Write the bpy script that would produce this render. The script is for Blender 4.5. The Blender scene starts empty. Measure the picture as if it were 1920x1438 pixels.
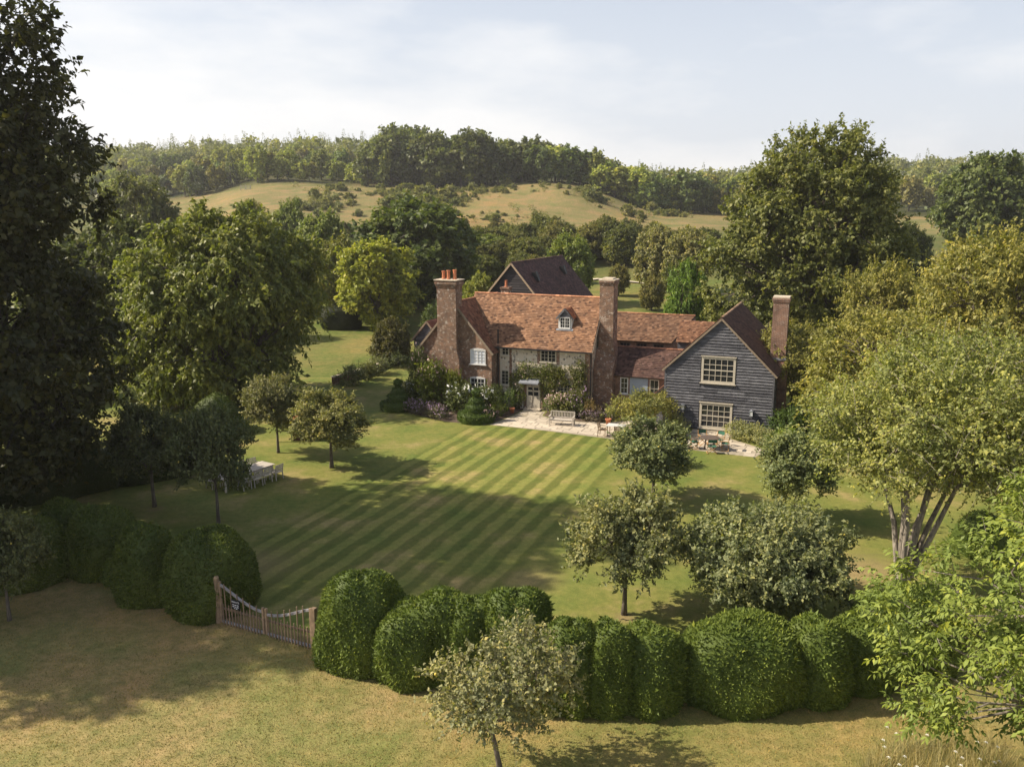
import bpy, math, random
import numpy as np
from mathutils import Vector, Matrix
R = math.radians
scene = bpy.context.scene
C = scene.collection

# ------------------------------------------------------------------ camera, sky, sun, exposure
CAM_H, FPX, PITCH = 14.5, 1552.0, R(11.5)
cam = bpy.data.cameras.new('camera'); cam.sensor_width = 36.0; cam.lens = FPX / 1920 * 36
cam.clip_start = 0.1; cam.clip_end = 20000
camo = bpy.data.objects.new('camera', cam); C.objects.link(camo)
camo.location = (0, 0, CAM_H); camo.rotation_euler = (math.pi / 2 - PITCH, 0, 0)
scene.camera = camo

SUN_EL = R(41.0)
SUN_AZ = np.array([-0.99, 0.04]); SUN_AZ = SUN_AZ / np.linalg.norm(SUN_AZ)
TO_SUN = Vector((SUN_AZ[0] * math.cos(SUN_EL), SUN_AZ[1] * math.cos(SUN_EL), math.sin(SUN_EL)))
sun = bpy.data.lights.new('sun', 'SUN'); sun.energy = 5.0; sun.angle = R(0.6); sun.color = (1.0, 0.895, 0.73)
suno = bpy.data.objects.new('sun', sun); C.objects.link(suno)
suno.rotation_euler = TO_SUN.to_track_quat('Z', 'Y').to_euler(); suno.location = (-60, 10, 60)

world = bpy.data.worlds.new('World'); scene.world = world; world.use_nodes = True
wn, wl = world.node_tree.nodes, world.node_tree.links
wn.clear()
wout = wn.new('ShaderNodeOutputWorld'); wbg = wn.new('ShaderNodeBackground'); wbg.inputs['Strength'].default_value = 0.095
sky = wn.new('ShaderNodeTexSky'); sky.sky_type = 'NISHITA'; sky.sun_disc = False
sky.sun_elevation = SUN_EL; sky.sun_rotation = math.atan2(TO_SUN.x, TO_SUN.y)
sky.air_density = 1.0; sky.dust_density = 2.5; sky.ozone_density = 1.0
wtc = wn.new('ShaderNodeTexCoord'); wmap = wn.new('ShaderNodeMapping'); wmap.inputs['Scale'].default_value = (1.0, 1.0, 3.2)
wmap.inputs['Location'].default_value = (1.63, 0.4, 0.35)
wl.new(wtc.outputs['Generated'], wmap.inputs['Vector'])
wno = wn.new('ShaderNodeTexNoise'); wno.inputs['Scale'].default_value = 2.6; wno.inputs['Detail'].default_value = 9; wno.inputs['Roughness'].default_value = 0.56
wl.new(wmap.outputs['Vector'], wno.inputs['Vector'])
wr = wn.new('ShaderNodeValToRGB'); wr.color_ramp.elements[0].position = 0.44; wr.color_ramp.elements[1].position = 0.64
wl.new(wno.outputs['Fac'], wr.inputs['Fac'])
wsep = wn.new('ShaderNodeSeparateXYZ'); wl.new(wtc.outputs['Generated'], wsep.inputs[0])
whz = wn.new('ShaderNodeMapRange'); whz.interpolation_type = 'SMOOTHSTEP'; whz.inputs['From Min'].default_value = 0.62; whz.inputs['From Max'].default_value = -0.05
whz.inputs['To Min'].default_value = 0.05; whz.inputs['To Max'].default_value = 0.92; wl.new(wsep.outputs['Z'], whz.inputs['Value'])     # summer haze thins with height
wmh = wn.new('ShaderNodeMixRGB'); wl.new(whz.outputs[0], wmh.inputs['Fac']); wl.new(sky.outputs['Color'], wmh.inputs['Color1']); wmh.inputs['Color2'].default_value = (5.55, 5.8, 6.3, 1)
wmx = wn.new('ShaderNodeMixRGB'); wfac = wn.new('ShaderNodeMath'); wfac.operation = 'MULTIPLY'; wl.new(wr.outputs['Color'], wfac.inputs[0])
wfz = wn.new('ShaderNodeMapRange'); wfz.inputs['From Min'].default_value = 0.7; wfz.inputs['From Max'].default_value = 0.1; wfz.inputs['To Min'].default_value = 0.12; wfz.inputs['To Max'].default_value = 0.8; wl.new(wsep.outputs['Z'], wfz.inputs['Value'])
wl.new(wfz.outputs[0], wfac.inputs[1]); wl.new(wfac.outputs[0], wmx.inputs['Fac'])
wl.new(wmh.outputs['Color'], wmx.inputs['Color1']); wmx.inputs['Color2'].default_value = (6.9, 6.85, 6.8, 1)
wl.new(wmx.outputs['Color'], wbg.inputs['Color']); wl.new(wbg.outputs[0], wout.inputs['Surface'])

vs = scene.view_settings; vs.view_transform = 'Standard'; vs.look = 'None'; vs.exposure = 0.72; vs.gamma = 1.0
scene.cycles.use_denoising = True; scene.cycles.max_bounces = 6; scene.cycles.transparent_max_bounces = 4
scene.cycles.diffuse_bounces = 3; scene.cycles.glossy_bounces = 2; scene.cycles.transmission_bounces = 3

# ------------------------------------------------------------------ pixel -> place helpers
cP, sP = math.cos(PITCH), math.sin(PITCH)
def ray(u, v):
    a = (u - 960) / FPX; b = (719 - v) / FPX
    return np.array([a, cP + b * sP, -sP + b * cP])
def G(u, v, z=0.0):
    d = ray(u, v); return d * ((z - CAM_H) / d[2]) + np.array([0, 0, CAM_H])
def D(u, v, y):
    d = ray(u, v); return d * (y / d[1]) + np.array([0, 0, CAM_H])
def pxm(y, z=0.0):
    return FPX / (y * cP + (CAM_H - z) * sP)

# terrain: heights at (bearing, distance) control points
_AZ = np.array([(u - 960) / 1584 for u in (-300, 200, 350, 500, 700, 850, 1050, 1250, 1450, 1700, 2200)])
_YS = np.array([75, 100, 140, 180, 220, 290, 400, 600, 850, 1300, 7000.])
_HT = np.array([[0.0] * 11, [1.2] * 11, [4] * 11, [7, 7, 7.5, 8, 8, 8, 8, 8, 8, 8, 8],
    [9, 9, 10.5, 13, 12, 12, 11.5, 11, 10.5, 10.5, 11], [16, 16, 18, 24, 24, 23, 25, 15, 12.5, 13, 14],
    [30, 30, 32, 36, 34, 32, 30, 22, 18, 20, 24], [48, 48, 50, 52, 52, 48, 38, 32, 33, 42, 46],
    [58, 59, 64, 69, 77, 70, 50, 40, 44, 52, 56], [54, 55, 60, 65, 73, 66, 50, 40, 44, 50, 54], [40] * 11])
def _h0(x, y):
    yy = np.clip(y, 75, 7000); az = np.clip(x / np.maximum(y, 40), _AZ[0], _AZ[-1])
    i = np.clip(np.searchsorted(_YS, yy) - 1, 0, 9); j = np.clip(np.searchsorted(_AZ, az) - 1, 0, 9)
    fy = (np.log(yy) - np.log(_YS[i])) / (np.log(_YS[i + 1]) - np.log(_YS[i])); fx = (az - _AZ[j]) / (_AZ[j + 1] - _AZ[j])
    fx = fx * fx * (3 - 2 * fx)
    return (_HT[i, j] * (1 - fx) + _HT[i, j + 1] * fx) * (1 - fy) + (_HT[i + 1, j] * (1 - fx) + _HT[i + 1, j + 1] * fx) * fy
def hgt(x, y):
    x = np.asarray(x, float); y = np.asarray(y, float); s = 0
    for k in (0.93, 0.97, 1.0, 1.03, 1.07): s = s + _h0(x, y * k)
    s = s / 5.0
    w = np.clip((y - 80) / 60, 0, 1)
    s = s + w * (0.5 * np.sin(x * 0.061 + 1.3) * np.sin(y * 0.047) + 0.25 * np.sin(x * 0.17 + y * 0.11))
    return np.where(y <= 76, 0.0, np.maximum(s, 0))
def T(u, v):
    d = ray(u, v); y = 20.0
    while y < 3000:
        p = D(u, v, y)
        if p[2] <= float(hgt(p[0], p[1])): break
        y *= 1.006
    return np.array([p[0], p[1], float(hgt(p[0], p[1]))])

# ------------------------------------------------------------------ object helpers
def tag(o, label=None, cat=None, group=None, kind=None):
    if label: o['label'] = label
    if cat: o['category'] = cat
    if group: o['group'] = group
    if kind: o['kind'] = kind
    return o
def thing(name, label, cat, loc=(0, 0, 0), rotz=0.0, group=None):
    o = bpy.data.objects.new(name, None); C.objects.link(o); o.empty_display_size = 0.3
    o.location = [float(q) for q in loc]; o.rotation_euler = (0, 0, rotz)
    return tag(o, label, cat, group)
def link(name, me, parent=None, col=None):
    o = bpy.data.objects.new(name, me); C.objects.link(o)
    if parent is not None: o.parent = parent
    if col is not None: o.color = (col[0], col[1], col[2], 1)
    return o
class MB:
    def __init__(s): s.v = []; s.f = []; s.m = []; s.r = []
    def add(s, verts, faces, m=0, r=None):
        o = len(s.v); s.v.extend([tuple(float(c) for c in p) for p in verts])
        for f in faces: s.f.append(tuple(i + o for i in f)); s.m.append(m); s.r.append(random.random() if r is None else r)
        return s
    def box(s, c, d, rot=None, m=0, taper=0.0, r=None):
        hx, hy, hz = d[0] / 2, d[1] / 2, d[2] / 2; t = 1 - taper
        P = [(-hx, -hy, -hz), (hx, -hy, -hz), (hx, hy, -hz), (-hx, hy, -hz), (-hx * t, -hy * t, hz), (hx * t, -hy * t, hz), (hx * t, hy * t, hz), (-hx * t, hy * t, hz)]
        M = rot if rot is not None else Matrix.Identity(3)
        P = [M @ Vector(p) + Vector(c) for p in P]
        return s.add(P, [(0, 3, 2, 1), (4, 5, 6, 7), (0, 1, 5, 4), (1, 2, 6, 5), (2, 3, 7, 6), (3, 0, 4, 7)], m, r)
    def bar(s, a, b, w, h=None, m=0):
        a, b = Vector(a), Vector(b); d = b - a; h = w if h is None else h
        q = d.to_track_quat('Z', 'Y') if d.length > 1e-6 else None
        return s.box((a + b) / 2, (w, h, d.length), q.to_matrix(), m)
    def tube(s, pts, rad, n=6, m=0, cap=True):
        pts = [Vector([float(c) for c in p]) for p in pts]; o = len(s.v); k = len(pts)
        ref = Vector((0.31, 0.87, 0.1))
        for i, p in enumerate(pts):
            d = (pts[min(i + 1, k - 1)] - pts[max(i - 1, 0)]); d = d.normalized() if d.length > 1e-9 else Vector((0, 0, 1))
            x = d.cross(ref); x = x.normalized() if x.length > 1e-4 else d.orthogonal().normalized(); y = d.cross(x)
            r_ = rad[i] if hasattr(rad, '__len__') else rad
            for j in range(n):
                a = 2 * math.pi * j / n; q = p + (x * math.cos(a) + y * math.sin(a)) * r_
                s.v.append((q.x, q.y, q.z))
        for i in range(k - 1):
            for j in range(n):
                a = o + i * n + j; b = o + i * n + (j + 1) % n
                s.f.append((a, b, b + n, a + n)); s.m.append(m); s.r.append(random.random())
        if cap:
            s.f.append(tuple(o + j for j in reversed(range(n)))); s.m.append(m); s.r.append(.5)
            s.f.append(tuple(o + (k - 1) * n + j for j in range(n))); s.m.append(m); s.r.append(.5)
        return s
    def prism(s, poly, t0, t1, axis='y', m=0):
        n = len(poly)
        if axis == 'y': V = [(p[0], t0, p[1]) for p in poly] + [(p[0], t1, p[1]) for p in poly]
        elif axis == 'x': V = [(t0, p[0], p[1]) for p in poly] + [(t1, p[0], p[1]) for p in poly]
        else: V = [(p[0], p[1], t0) for p in poly] + [(p[0], p[1], t1) for p in poly]
        F = [tuple(range(n)), tuple(reversed(range(n, 2 * n)))] + [((i + 1) % n, i, i + n, (i + 1) % n + n) for i in range(n)]
        return s.add(V, F, m)
    def lathe(s, prof, n=16, c=(0, 0, 0), m=0):
        o = len(s.v)
        for r_, z in prof:
            for j in range(n):
                a = 2 * math.pi * j / n; s.v.append((c[0] + r_ * math.cos(a), c[1] + r_ * math.sin(a), c[2] + z))
        for i in range(len(prof) - 1):
            for j in range(n):
                a = o + i * n + j; b = o + i * n + (j + 1) % n
                s.f.append((a, b, b + n, a + n)); s.m.append(m); s.r.append(.5)
        s.f.append(tuple(o + j for j in reversed(range(n)))); s.m.append(m); s.r.append(.5)
        k = o + (len(prof) - 1) * n
        s.f.append(tuple(k + j for j in range(n))); s.m.append(m); s.r.append(.5)
        return s
    def mesh(s, name, mats, smooth=False):
        me = bpy.data.meshes.new(name); me.from_pydata(s.v, [], s.f)
        for mt in (mats if isinstance(mats, (list, tuple)) else [mats]): me.materials.append(mt)
        me.polygons.foreach_set('material_index', s.m)
        at = me.attributes.new('rnd', 'FLOAT', 'FACE'); at.data.foreach_set('value', s.r)
        if smooth: me.polygons.foreach_set('use_smooth', [True] * len(s.f))
        me.update(); return me
    def build(s, name, mats, parent=None, col=None, smooth=False):
        return link(name, s.mesh(name, mats, smooth), parent, col)
def np_mesh(name, V, quads, mats, rnd=None, mi=None):
    V = np.ascontiguousarray(V, dtype=np.float32).reshape(-1, 3); Q = np.ascontiguousarray(quads, dtype=np.int32)
    nf, k = Q.shape; me = bpy.data.meshes.new(name)
    me.vertices.add(len(V)); me.vertices.foreach_set('co', V.ravel())
    me.loops.add(nf * k); me.loops.foreach_set('vertex_index', Q.ravel())
    me.polygons.add(nf); me.polygons.foreach_set('loop_start', np.arange(0, nf * k, k, dtype=np.int32))
    for mt in (mats if isinstance(mats, (list, tuple)) else [mats]): me.materials.append(mt)
    if mi is not None: me.polygons.foreach_set('material_index', np.asarray(mi, dtype=np.int32))
    me.update(calc_edges=True)
    at = me.attributes.new('rnd', 'FLOAT', 'FACE')
    at.data.foreach_set('value', np.asarray(rnd if rnd is not None else np.random.rand(nf), dtype=np.float32))
    return me

# ------------------------------------------------------------------ materials
def newmat(name):
    m = bpy.data.materials.new(name); m.use_nodes = True; nt = m.node_tree; b = nt.nodes['Principled BSDF']
    return m, nt.nodes, nt.links, b
def ramp(n, pts):
    r_ = n.new('ShaderNodeValToRGB'); e = r_.color_ramp.elements
    e[0].position = pts[0][0]; e[0].color = (*pts[0][1], 1); e[1].position = pts[-1][0]; e[1].color = (*pts[-1][1], 1)
    for p, c in pts[1:-1]: q = e.new(p); q.color = (*c, 1)
    return r_
def noise(n, l, scale, detail=4, vec=None, rough=0.55):
    t = n.new('ShaderNodeTexNoise'); t.inputs['Scale'].default_value = scale; t.inputs['Detail'].default_value = detail; t.inputs['Roughness'].default_value = rough
    if vec is not None: l.new(vec, t.inputs['Vector'])
    return t
def mulcol(n, l, a, b, fac=1.0, mode='MULTIPLY'):
    x = n.new('ShaderNodeMixRGB'); x.blend_type = mode; x.inputs['Fac'].default_value = fac
    for s_, k in ((a, 'Color1'), (b, 'Color2')):
        if isinstance(s_, tuple): x.inputs[k].default_value = (*s_, 1)
        else: l.new(s_, x.inputs[k])
    return x
def bump(n, l, b, h, strength, dist):
    bp = n.new('ShaderNodeBump'); bp.inputs['Strength'].default_value = strength; bp.inputs['Distance'].default_value = dist
    l.new(h, bp.inputs['Height']); l.new(bp.outputs['Normal'], b.inputs['Normal']); return bp

def mat_leaf(name, trans=0.32, spec=0.25, rough=0.5, hue=1.0):
    m, n, l, b = newmat(name)
    oi = n.new('ShaderNodeObjectInfo'); at = n.new('ShaderNodeAttribute'); at.attribute_name = 'rnd'
    r_ = ramp(n, [(0, (0.62, 0.66, 0.6)), (0.5, (1.0, 1.0, 1.0)), (0.86, (1.22, 1.16, 0.98)), (1, (1.5, 1.3, 0.85))])
    l.new(at.outputs['Fac'], r_.inputs['Fac'])
    c1 = mulcol(n, l, oi.outputs['Color'], r_.outputs['Color'])
    tc = n.new('ShaderNodeTexCoord'); ns = noise(n, l, 0.45, 2, tc.outputs['Object'])
    r2 = ramp(n, [(0.3, (0.88, 0.92, 0.92)), (0.7, (1.45, 1.32, 1.06))]); l.new(ns.outputs['Fac'], r2.inputs['Fac'])
    c2 = mulcol(n, l, c1.outputs['Color'], r2.outputs['Color'])
    l.new(c2.outputs['Color'], b.inputs['Base Color']); b.inputs['Roughness'].default_value = rough; b.inputs['Specular IOR Level'].default_value = spec
    tr = n.new('ShaderNodeBsdfTranslucent'); c3 = mulcol(n, l, c2.outputs['Color'], (1.3, 1.45, 0.55)); l.new(c3.outputs['Color'], tr.inputs['Color'])
    mx = n.new('ShaderNodeMixShader'); mx.inputs['Fac'].default_value = trans
    l.new(b.outputs[0], mx.inputs[1]); l.new(tr.outputs[0], mx.inputs[2]); l.new(mx.outputs[0], n['Material Output'].inputs['Surface'])
    return m
def mat_plain(name, col, rough=0.6, var=0.25, scale=6.0, bumpd=0.0, spec=0.3, objvar=0.0):
    m, n, l, b = newmat(name); tc = n.new('ShaderNodeTexCoord')
    ns = noise(n, l, scale, 6, tc.outputs['Object']); r_ = ramp(n, [(0.25, (1 - var,) * 3), (0.75, (1 + var,) * 3)]); l.new(ns.outputs['Fac'], r_.inputs['Fac'])
    c = mulcol(n, l, col, r_.outputs['Color'])
    if objvar:
        oi = n.new('ShaderNodeObjectInfo'); r2 = ramp(n, [(0, (1 - objvar,) * 3), (1, (1 + objvar,) * 3)]); l.new(oi.outputs['Random'], r2.inputs['Fac'])
        c = mulcol(n, l, c.outputs['Color'], r2.outputs['Color'])
    l.new(c.outputs['Color'], b.inputs['Base Color']); b.inputs['Roughness'].default_value = rough; b.inputs['Specular IOR Level'].default_value = spec
    if bumpd: bump(n, l, b, ns.outputs['Fac'], 0.6, bumpd)
    return m
LEAF = mat_leaf('leaf'); LEAF_WAXY = mat_leaf('leaf_waxy', 0.26, 0.22, 0.55); YEW = mat_leaf('yew_sprig', 0.18, 0.2, 0.6)
def mat_bark(name, c0, c1):
    m, n, l, b = newmat(name); tc = n.new('ShaderNodeTexCoord'); mp = n.new('ShaderNodeMapping'); mp.inputs['Scale'].default_value = (9, 9, 2)
    l.new(tc.outputs['Object'], mp.inputs['Vector']); ns = noise(n, l, 1.6, 6, mp.outputs['Vector'])
    r_ = ramp(n, [(0.3, c0), (0.7, c1)]); l.new(ns.outputs['Fac'], r_.inputs['Fac']); l.new(r_.outputs['Color'], b.inputs['Base Color'])
    b.inputs['Roughness'].default_value = 0.85; bump(n, l, b, ns.outputs['Fac'], 0.8, 0.03); return m
BARK_DARK = mat_bark('bark_dark', (0.018, 0.015, 0.012), (0.05, 0.042, 0.034)); BARK = mat_bark('bark', (0.05, 0.04, 0.032), (0.17, 0.14, 0.11)); BARK_PALE = mat_bark('bark_pale', (0.07, 0.058, 0.046), (0.36, 0.31, 0.25))

def mat_ground():
    m, n, l, b = newmat('meadow_grass'); ge = n.new('ShaderNodeNewGeometry'); at = n.new('ShaderNodeAttribute'); at.attribute_name = 'zone'
    p = ge.outputs['Position']
    n1 = noise(n, l, 0.22, 6, p, 0.65); n2 = noise(n, l, 2.2, 6, p, 0.7); n3 = noise(n, l, 22, 4, p, 0.7)
    r1 = ramp(n, [(0.36, (0.78, 0.94, 0.68)), (0.64, (1.2, 1.06, 1.02))]); l.new(n1.outputs['Fac'], r1.inputs['Fac'])
    r2 = ramp(n, [(0.3, (0.62, 0.74, 0.60)), (0.7, (1.36, 1.26, 1.26))]); l.new(n2.outputs['Fac'], r2.inputs['Fac'])
    r3 = ramp(n, [(0.3, (0.74, 0.77, 0.72)), (0.7, (1.26, 1.23, 1.2))]); l.new(n3.outputs['Fac'], r3.inputs['Fac'])
    n0 = noise(n, l, 0.045, 6, p, 0.7); r0 = ramp(n, [(0.36, (0.66, 0.80, 0.62)), (0.52, (1, 1, 1)), (0.66, (1.25, 1.08, 1.02))]); l.new(n0.outputs['Fac'], r0.inputs['Fac'])
    c = mulcol(n, l, at.outputs['Color'], r0.outputs['Color']); c = mulcol(n, l, c.outputs['Color'], r1.outputs['Color']); c = mulcol(n, l, c.outputs['Color'], r2.outputs['Color']); c = mulcol(n, l, c.outputs['Color'], r3.outputs['Color'])
    l.new(c.outputs['Color'], b.inputs['Base Color']); b.inputs['Roughness'].default_value = 0.9; b.inputs['Specular IOR Level'].default_value = 0.1
    bump(n, l, b, n3.outputs['Fac'], 0.7, 0.06); return m
GROUND = mat_ground()

A22 = R(22.0); E1 = np.array([math.cos(A22), -math.sin(A22), 0]); E2 = np.array([math.sin(A22), math.cos(A22), 0])
HO = G(1000, 768)                                                   # threshold of the cottage door
def W(s, t, z=0.0): return HO + E1 * s + E2 * t + np.array([0, 0, z])
def inv(P):
    d = np.asarray(P, float) - HO; return d @ E1, d @ E2

def mat_lawn():
    m, n, l, b = newmat('mown_lawn'); ge = n.new('ShaderNodeNewGeometry')
    mp = n.new('ShaderNodeMapping'); mp.vector_type = 'TEXTURE'; mp.inputs['Location'].default_value = tuple(HO); mp.inputs['Rotation'].default_value = (0, 0, -A22)
    l.new(ge.outputs['Position'], mp.inputs['Vector']); sx = n.new('ShaderNodeSeparateXYZ')
    nw = noise(n, l, 0.6, 4, ge.outputs['Position'])
    l.new(mp.outputs['Vector'], sx.inputs[0])
    def mth(op, a, b_=None, c_=None):
        q = n.new('ShaderNodeMath'); q.operation = op
        for i, s_ in enumerate((a, b_, c_)):
            if s_ is None: continue
            if isinstance(s_, (int, float)): q.inputs[i].default_value = s_
            else: l.new(s_, q.inputs[i])
        return q.outputs[0]
    wob = mth('MULTIPLY_ADD', nw.outputs['Fac'], 0.5, -0.25)
    s_ = mth('ADD', sx.outputs['X'], wob)
    ph = mth('MULTIPLY', s_, 2 * math.pi / 1.08); sn = mth('SINE', ph); st = mth('MULTIPLY_ADD', sn, 1.3, 0.5)
    cl = n.new('ShaderNodeClamp'); l.new(st, cl.inputs['Value'])
    def sm(v, a, b_):
        q = n.new('ShaderNodeMapRange'); q.interpolation_type = 'SMOOTHSTEP'; q.inputs['From Min'].default_value = a; q.inputs['From Max'].default_value = b_; l.new(v, q.inputs['Value']); return q.outputs[0]
    msk = mth('MULTIPLY', sm(s_, -2.7, -2.2), sm(s_, 9.9, 9.4)); msk = mth('MULTIPLY', msk, sm(sx.outputs['Y'], -36, -32)); msk = mth('MULTIPLY', msk, sm(sx.outputs['Y'], -4.5, -5.5))
    nf_ = noise(n, l, 0.35, 4, ge.outputs['Position'], 0.7); msk = mth('MULTIPLY', msk, sm(nf_.outputs['Fac'], 0.15, 0.48))
    p = ge.outputs['Position']; n1 = noise(n, l, 0.3, 5, p, 0.65); n2 = noise(n, l, 3.0, 6, p, 0.7); n3 = noise(n, l, 26, 4, p, 0.7)
    base = ramp(n, [(0.36, (0.112, 0.142, 0.032)), (0.54, (0.168, 0.170, 0.046)), (0.70, (0.265, 0.210, 0.092))]); l.new(n1.outputs['Fac'], base.inputs['Fac'])
    stripe = mulcol(n, l, (0.72, 0.76, 0.68), (1.25, 1.20, 1.22), 0.5, 'MIX'); l.new(cl.outputs[0], stripe.inputs['Fac'])
    c = mulcol(n, l, base.outputs['Color'], stripe.outputs['Color']); l.new(msk, c.inputs['Fac'])
    for (px_, py_, rad, amt) in [(*G(1610, 1075)[:2], 3.6, .9), (*G(1500, 1010)[:2], 2.6, .6), (*G(1172, 1158)[:2], .7, .9), (*G(410, 990)[:2], .8, .7), (*G(470, 1060)[:2], 3.0, .6), (*G(290, 955)[:2], .8, .7), (*G(1000, 1085)[:2], 1.8, .5)]:
        dv_ = n.new('ShaderNodeVectorMath'); dv_.operation = 'DISTANCE'; l.new(ge.outputs['Position'], dv_.inputs[0]); dv_.inputs[1].default_value = (px_, py_, 0)
        wv = mth('MULTIPLY_ADD', n2.outputs['Fac'], rad * .9, mth('MULTIPLY_ADD', n1.outputs['Fac'], rad * .8, dv_.outputs['Value']))
        fc_ = mth('MULTIPLY', sm(wv, rad * 1.75, rad * .9), amt); wc_ = mulcol(n, l, c.outputs['Color'], (0.26, 0.195, 0.10), 0.5, 'MIX'); l.new(fc_, wc_.inputs['Fac']); c = wc_
    r2 = ramp(n, [(0.3, (0.76, 0.8, 0.74)), (0.7, (1.24, 1.18, 1.2))]); l.new(n2.outputs['Fac'], r2.inputs['Fac'])
    r3 = ramp(n, [(0.3, (0.72, 0.76, 0.7)), (0.7, (1.28, 1.24, 1.2))]); l.new(n3.outputs['Fac'], r3.inputs['Fac'])
    c = mulcol(n, l, c.outputs['Color'], r2.outputs['Color']); c = mulcol(n, l, c.outputs['Color'], r3.outputs['Color'])
    l.new(c.outputs['Color'], b.inputs['Base Color']); b.inputs['Roughness'].default_value = 0.85; b.inputs['Specular IOR Level'].default_value = 0.12
    bump(n, l, b, n3.outputs['Fac'], 0.5, 0.04); return m
LAWN = mat_lawn()

def mat_brick(name, c1, c2, mortar, pale=0.25):
    m, n, l, b = newmat(name); tc = n.new('ShaderNodeTexCoord'); ge = n.new('ShaderNodeNewGeometry')
    # choose the wall's own horizontal run so courses stay level on every face
    vt = n.new('ShaderNodeVectorTransform'); vt.vector_type = 'NORMAL'; vt.convert_from = 'WORLD'; vt.convert_to = 'OBJECT'; l.new(ge.outputs['Normal'], vt.inputs[0])
    sn = n.new('ShaderNodeSeparateXYZ'); l.new(vt.outputs[0], sn.inputs[0]); sp = n.new('ShaderNodeSeparateXYZ'); l.new(tc.outputs['Object'], sp.inputs[0])
    ab = n.new('ShaderNodeMath'); ab.operation = 'ABSOLUTE'; l.new(sn.outputs['X'], ab.inputs[0])
    gt = n.new('ShaderNodeMath'); gt.operation = 'GREATER_THAN'; gt.inputs[1].default_value = 0.7; l.new(ab.outputs[0], gt.inputs[0])
    mx = n.new('ShaderNodeMix'); l.new(gt.outputs[0], mx.inputs[0]); l.new(sp.outputs['X'], mx.inputs[2]); l.new(sp.outputs['Y'], mx.inputs[3])
    cb = n.new('ShaderNodeCombineXYZ'); l.new(mx.outputs[0], cb.inputs['X']); l.new(sp.outputs['Z'], cb.inputs['Y'])
    br = n.new('ShaderNodeTexBrick'); br.inputs['Scale'].default_value = 1.0; br.inputs['Brick Width'].default_value = 0.23; br.inputs['Row Height'].default_value = 0.078
    br.inputs['Mortar Size'].default_value = 0.010; br.inputs['Mortar Smooth'].default_value = 0.3; br.inputs['Bias'].default_value = 0.0
    br.inputs['Color1'].default_value = (*c1, 1); br.inputs['Color2'].default_value = (*c2, 1); br.inputs['Mortar'].default_value = (*mortar, 1)
    l.new(cb.outputs[0], br.inputs['Vector'])
    ns = noise(n, l, 1.3, 7, tc.outputs['Object'], 0.72); r_ = ramp(n, [(0.3, (0.5, 0.5, 0.52)), (0.7, (1.4, 1.36, 1.3))]); l.new(ns.outputs['Fac'], r_.inputs['Fac'])
    c = mulcol(n, l, br.outputs['Color'], r_.outputs['Color'])
    nf = noise(n, l, 4.2, 6, tc.outputs['Object'], 0.8); rf = ramp(n, [(0.54, (0, 0, 0)), (0.68, (pale,) * 3)]); l.new(nf.outputs['Fac'], rf.inputs['Fac'])
    c2_ = mulcol(n, l, c.outputs['Color'], (0.62, 0.56, 0.48), 0.5, 'MIX'); l.new(rf.outputs['Color'], c2_.inputs['Fac'])
    l.new(c2_.outputs['Color'], b.inputs['Base Color']); b.inputs['Roughness'].default_value = 0.85; b.inputs['Specular IOR Level'].default_value = 0.2
    iv = n.new('ShaderNodeMath'); iv.operation = 'SUBTRACT'; iv.inputs[0].default_value = 1.0; l.new(br.outputs['Fac'], iv.inputs[1])
    bump(n, l, b, iv.outputs[0], 0.7, 0.012); return m
BRICK = mat_brick('old_brick', (0.215, 0.100, 0.056), (0.11, 0.060, 0.042), (0.30, 0.25, 0.20), 0.9)
BRICK2 = mat_brick('barn_brick', (0.24, 0.12, 0.075), (0.17, 0.085, 0.06), (0.33, 0.27, 0.22), 0.35)
def mat_flint():
    m, n, l, b = newmat('flint_wall'); tc = n.new('ShaderNodeTexCoord')
    vo = n.new('ShaderNodeTexVoronoi'); vo.inputs['Scale'].default_value = 5.0; l.new(tc.outputs['Object'], vo.inputs['Vector'])
    sc_ = n.new('ShaderNodeSeparateColor'); l.new(vo.outputs['Color'], sc_.inputs[0])
    r_ = ramp(n, [(0.0, (0.06, 0.055, 0.05)), (0.25, (0.20, 0.18, 0.16)), (0.45, (0.46, 0.42, 0.35)), (0.8, (0.64, 0.60, 0.52)), (1.0, (0.26, 0.15, 0.10))]); l.new(sc_.outputs[0], r_.inputs['Fac'])
    ed = ramp(n, [(0.28, (1, 1, 1)), (0.55, (0, 0, 0))]); l.new(vo.outputs['Distance'], ed.inputs['Fac'])
    c = mulcol(n, l, (0.52, 0.45, 0.36), r_.outputs['Color'], 0.5, 'MIX'); l.new(ed.outputs['Color'], c.inputs['Fac'])
    l.new(c.outputs['Color'], b.inputs['Base Color']); b.inputs['Roughness'].default_value = 0.7
    bump(n, l, b, ed.outputs['Color'], 0.6, 0.02); return m
FLINT = mat_flint()
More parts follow.
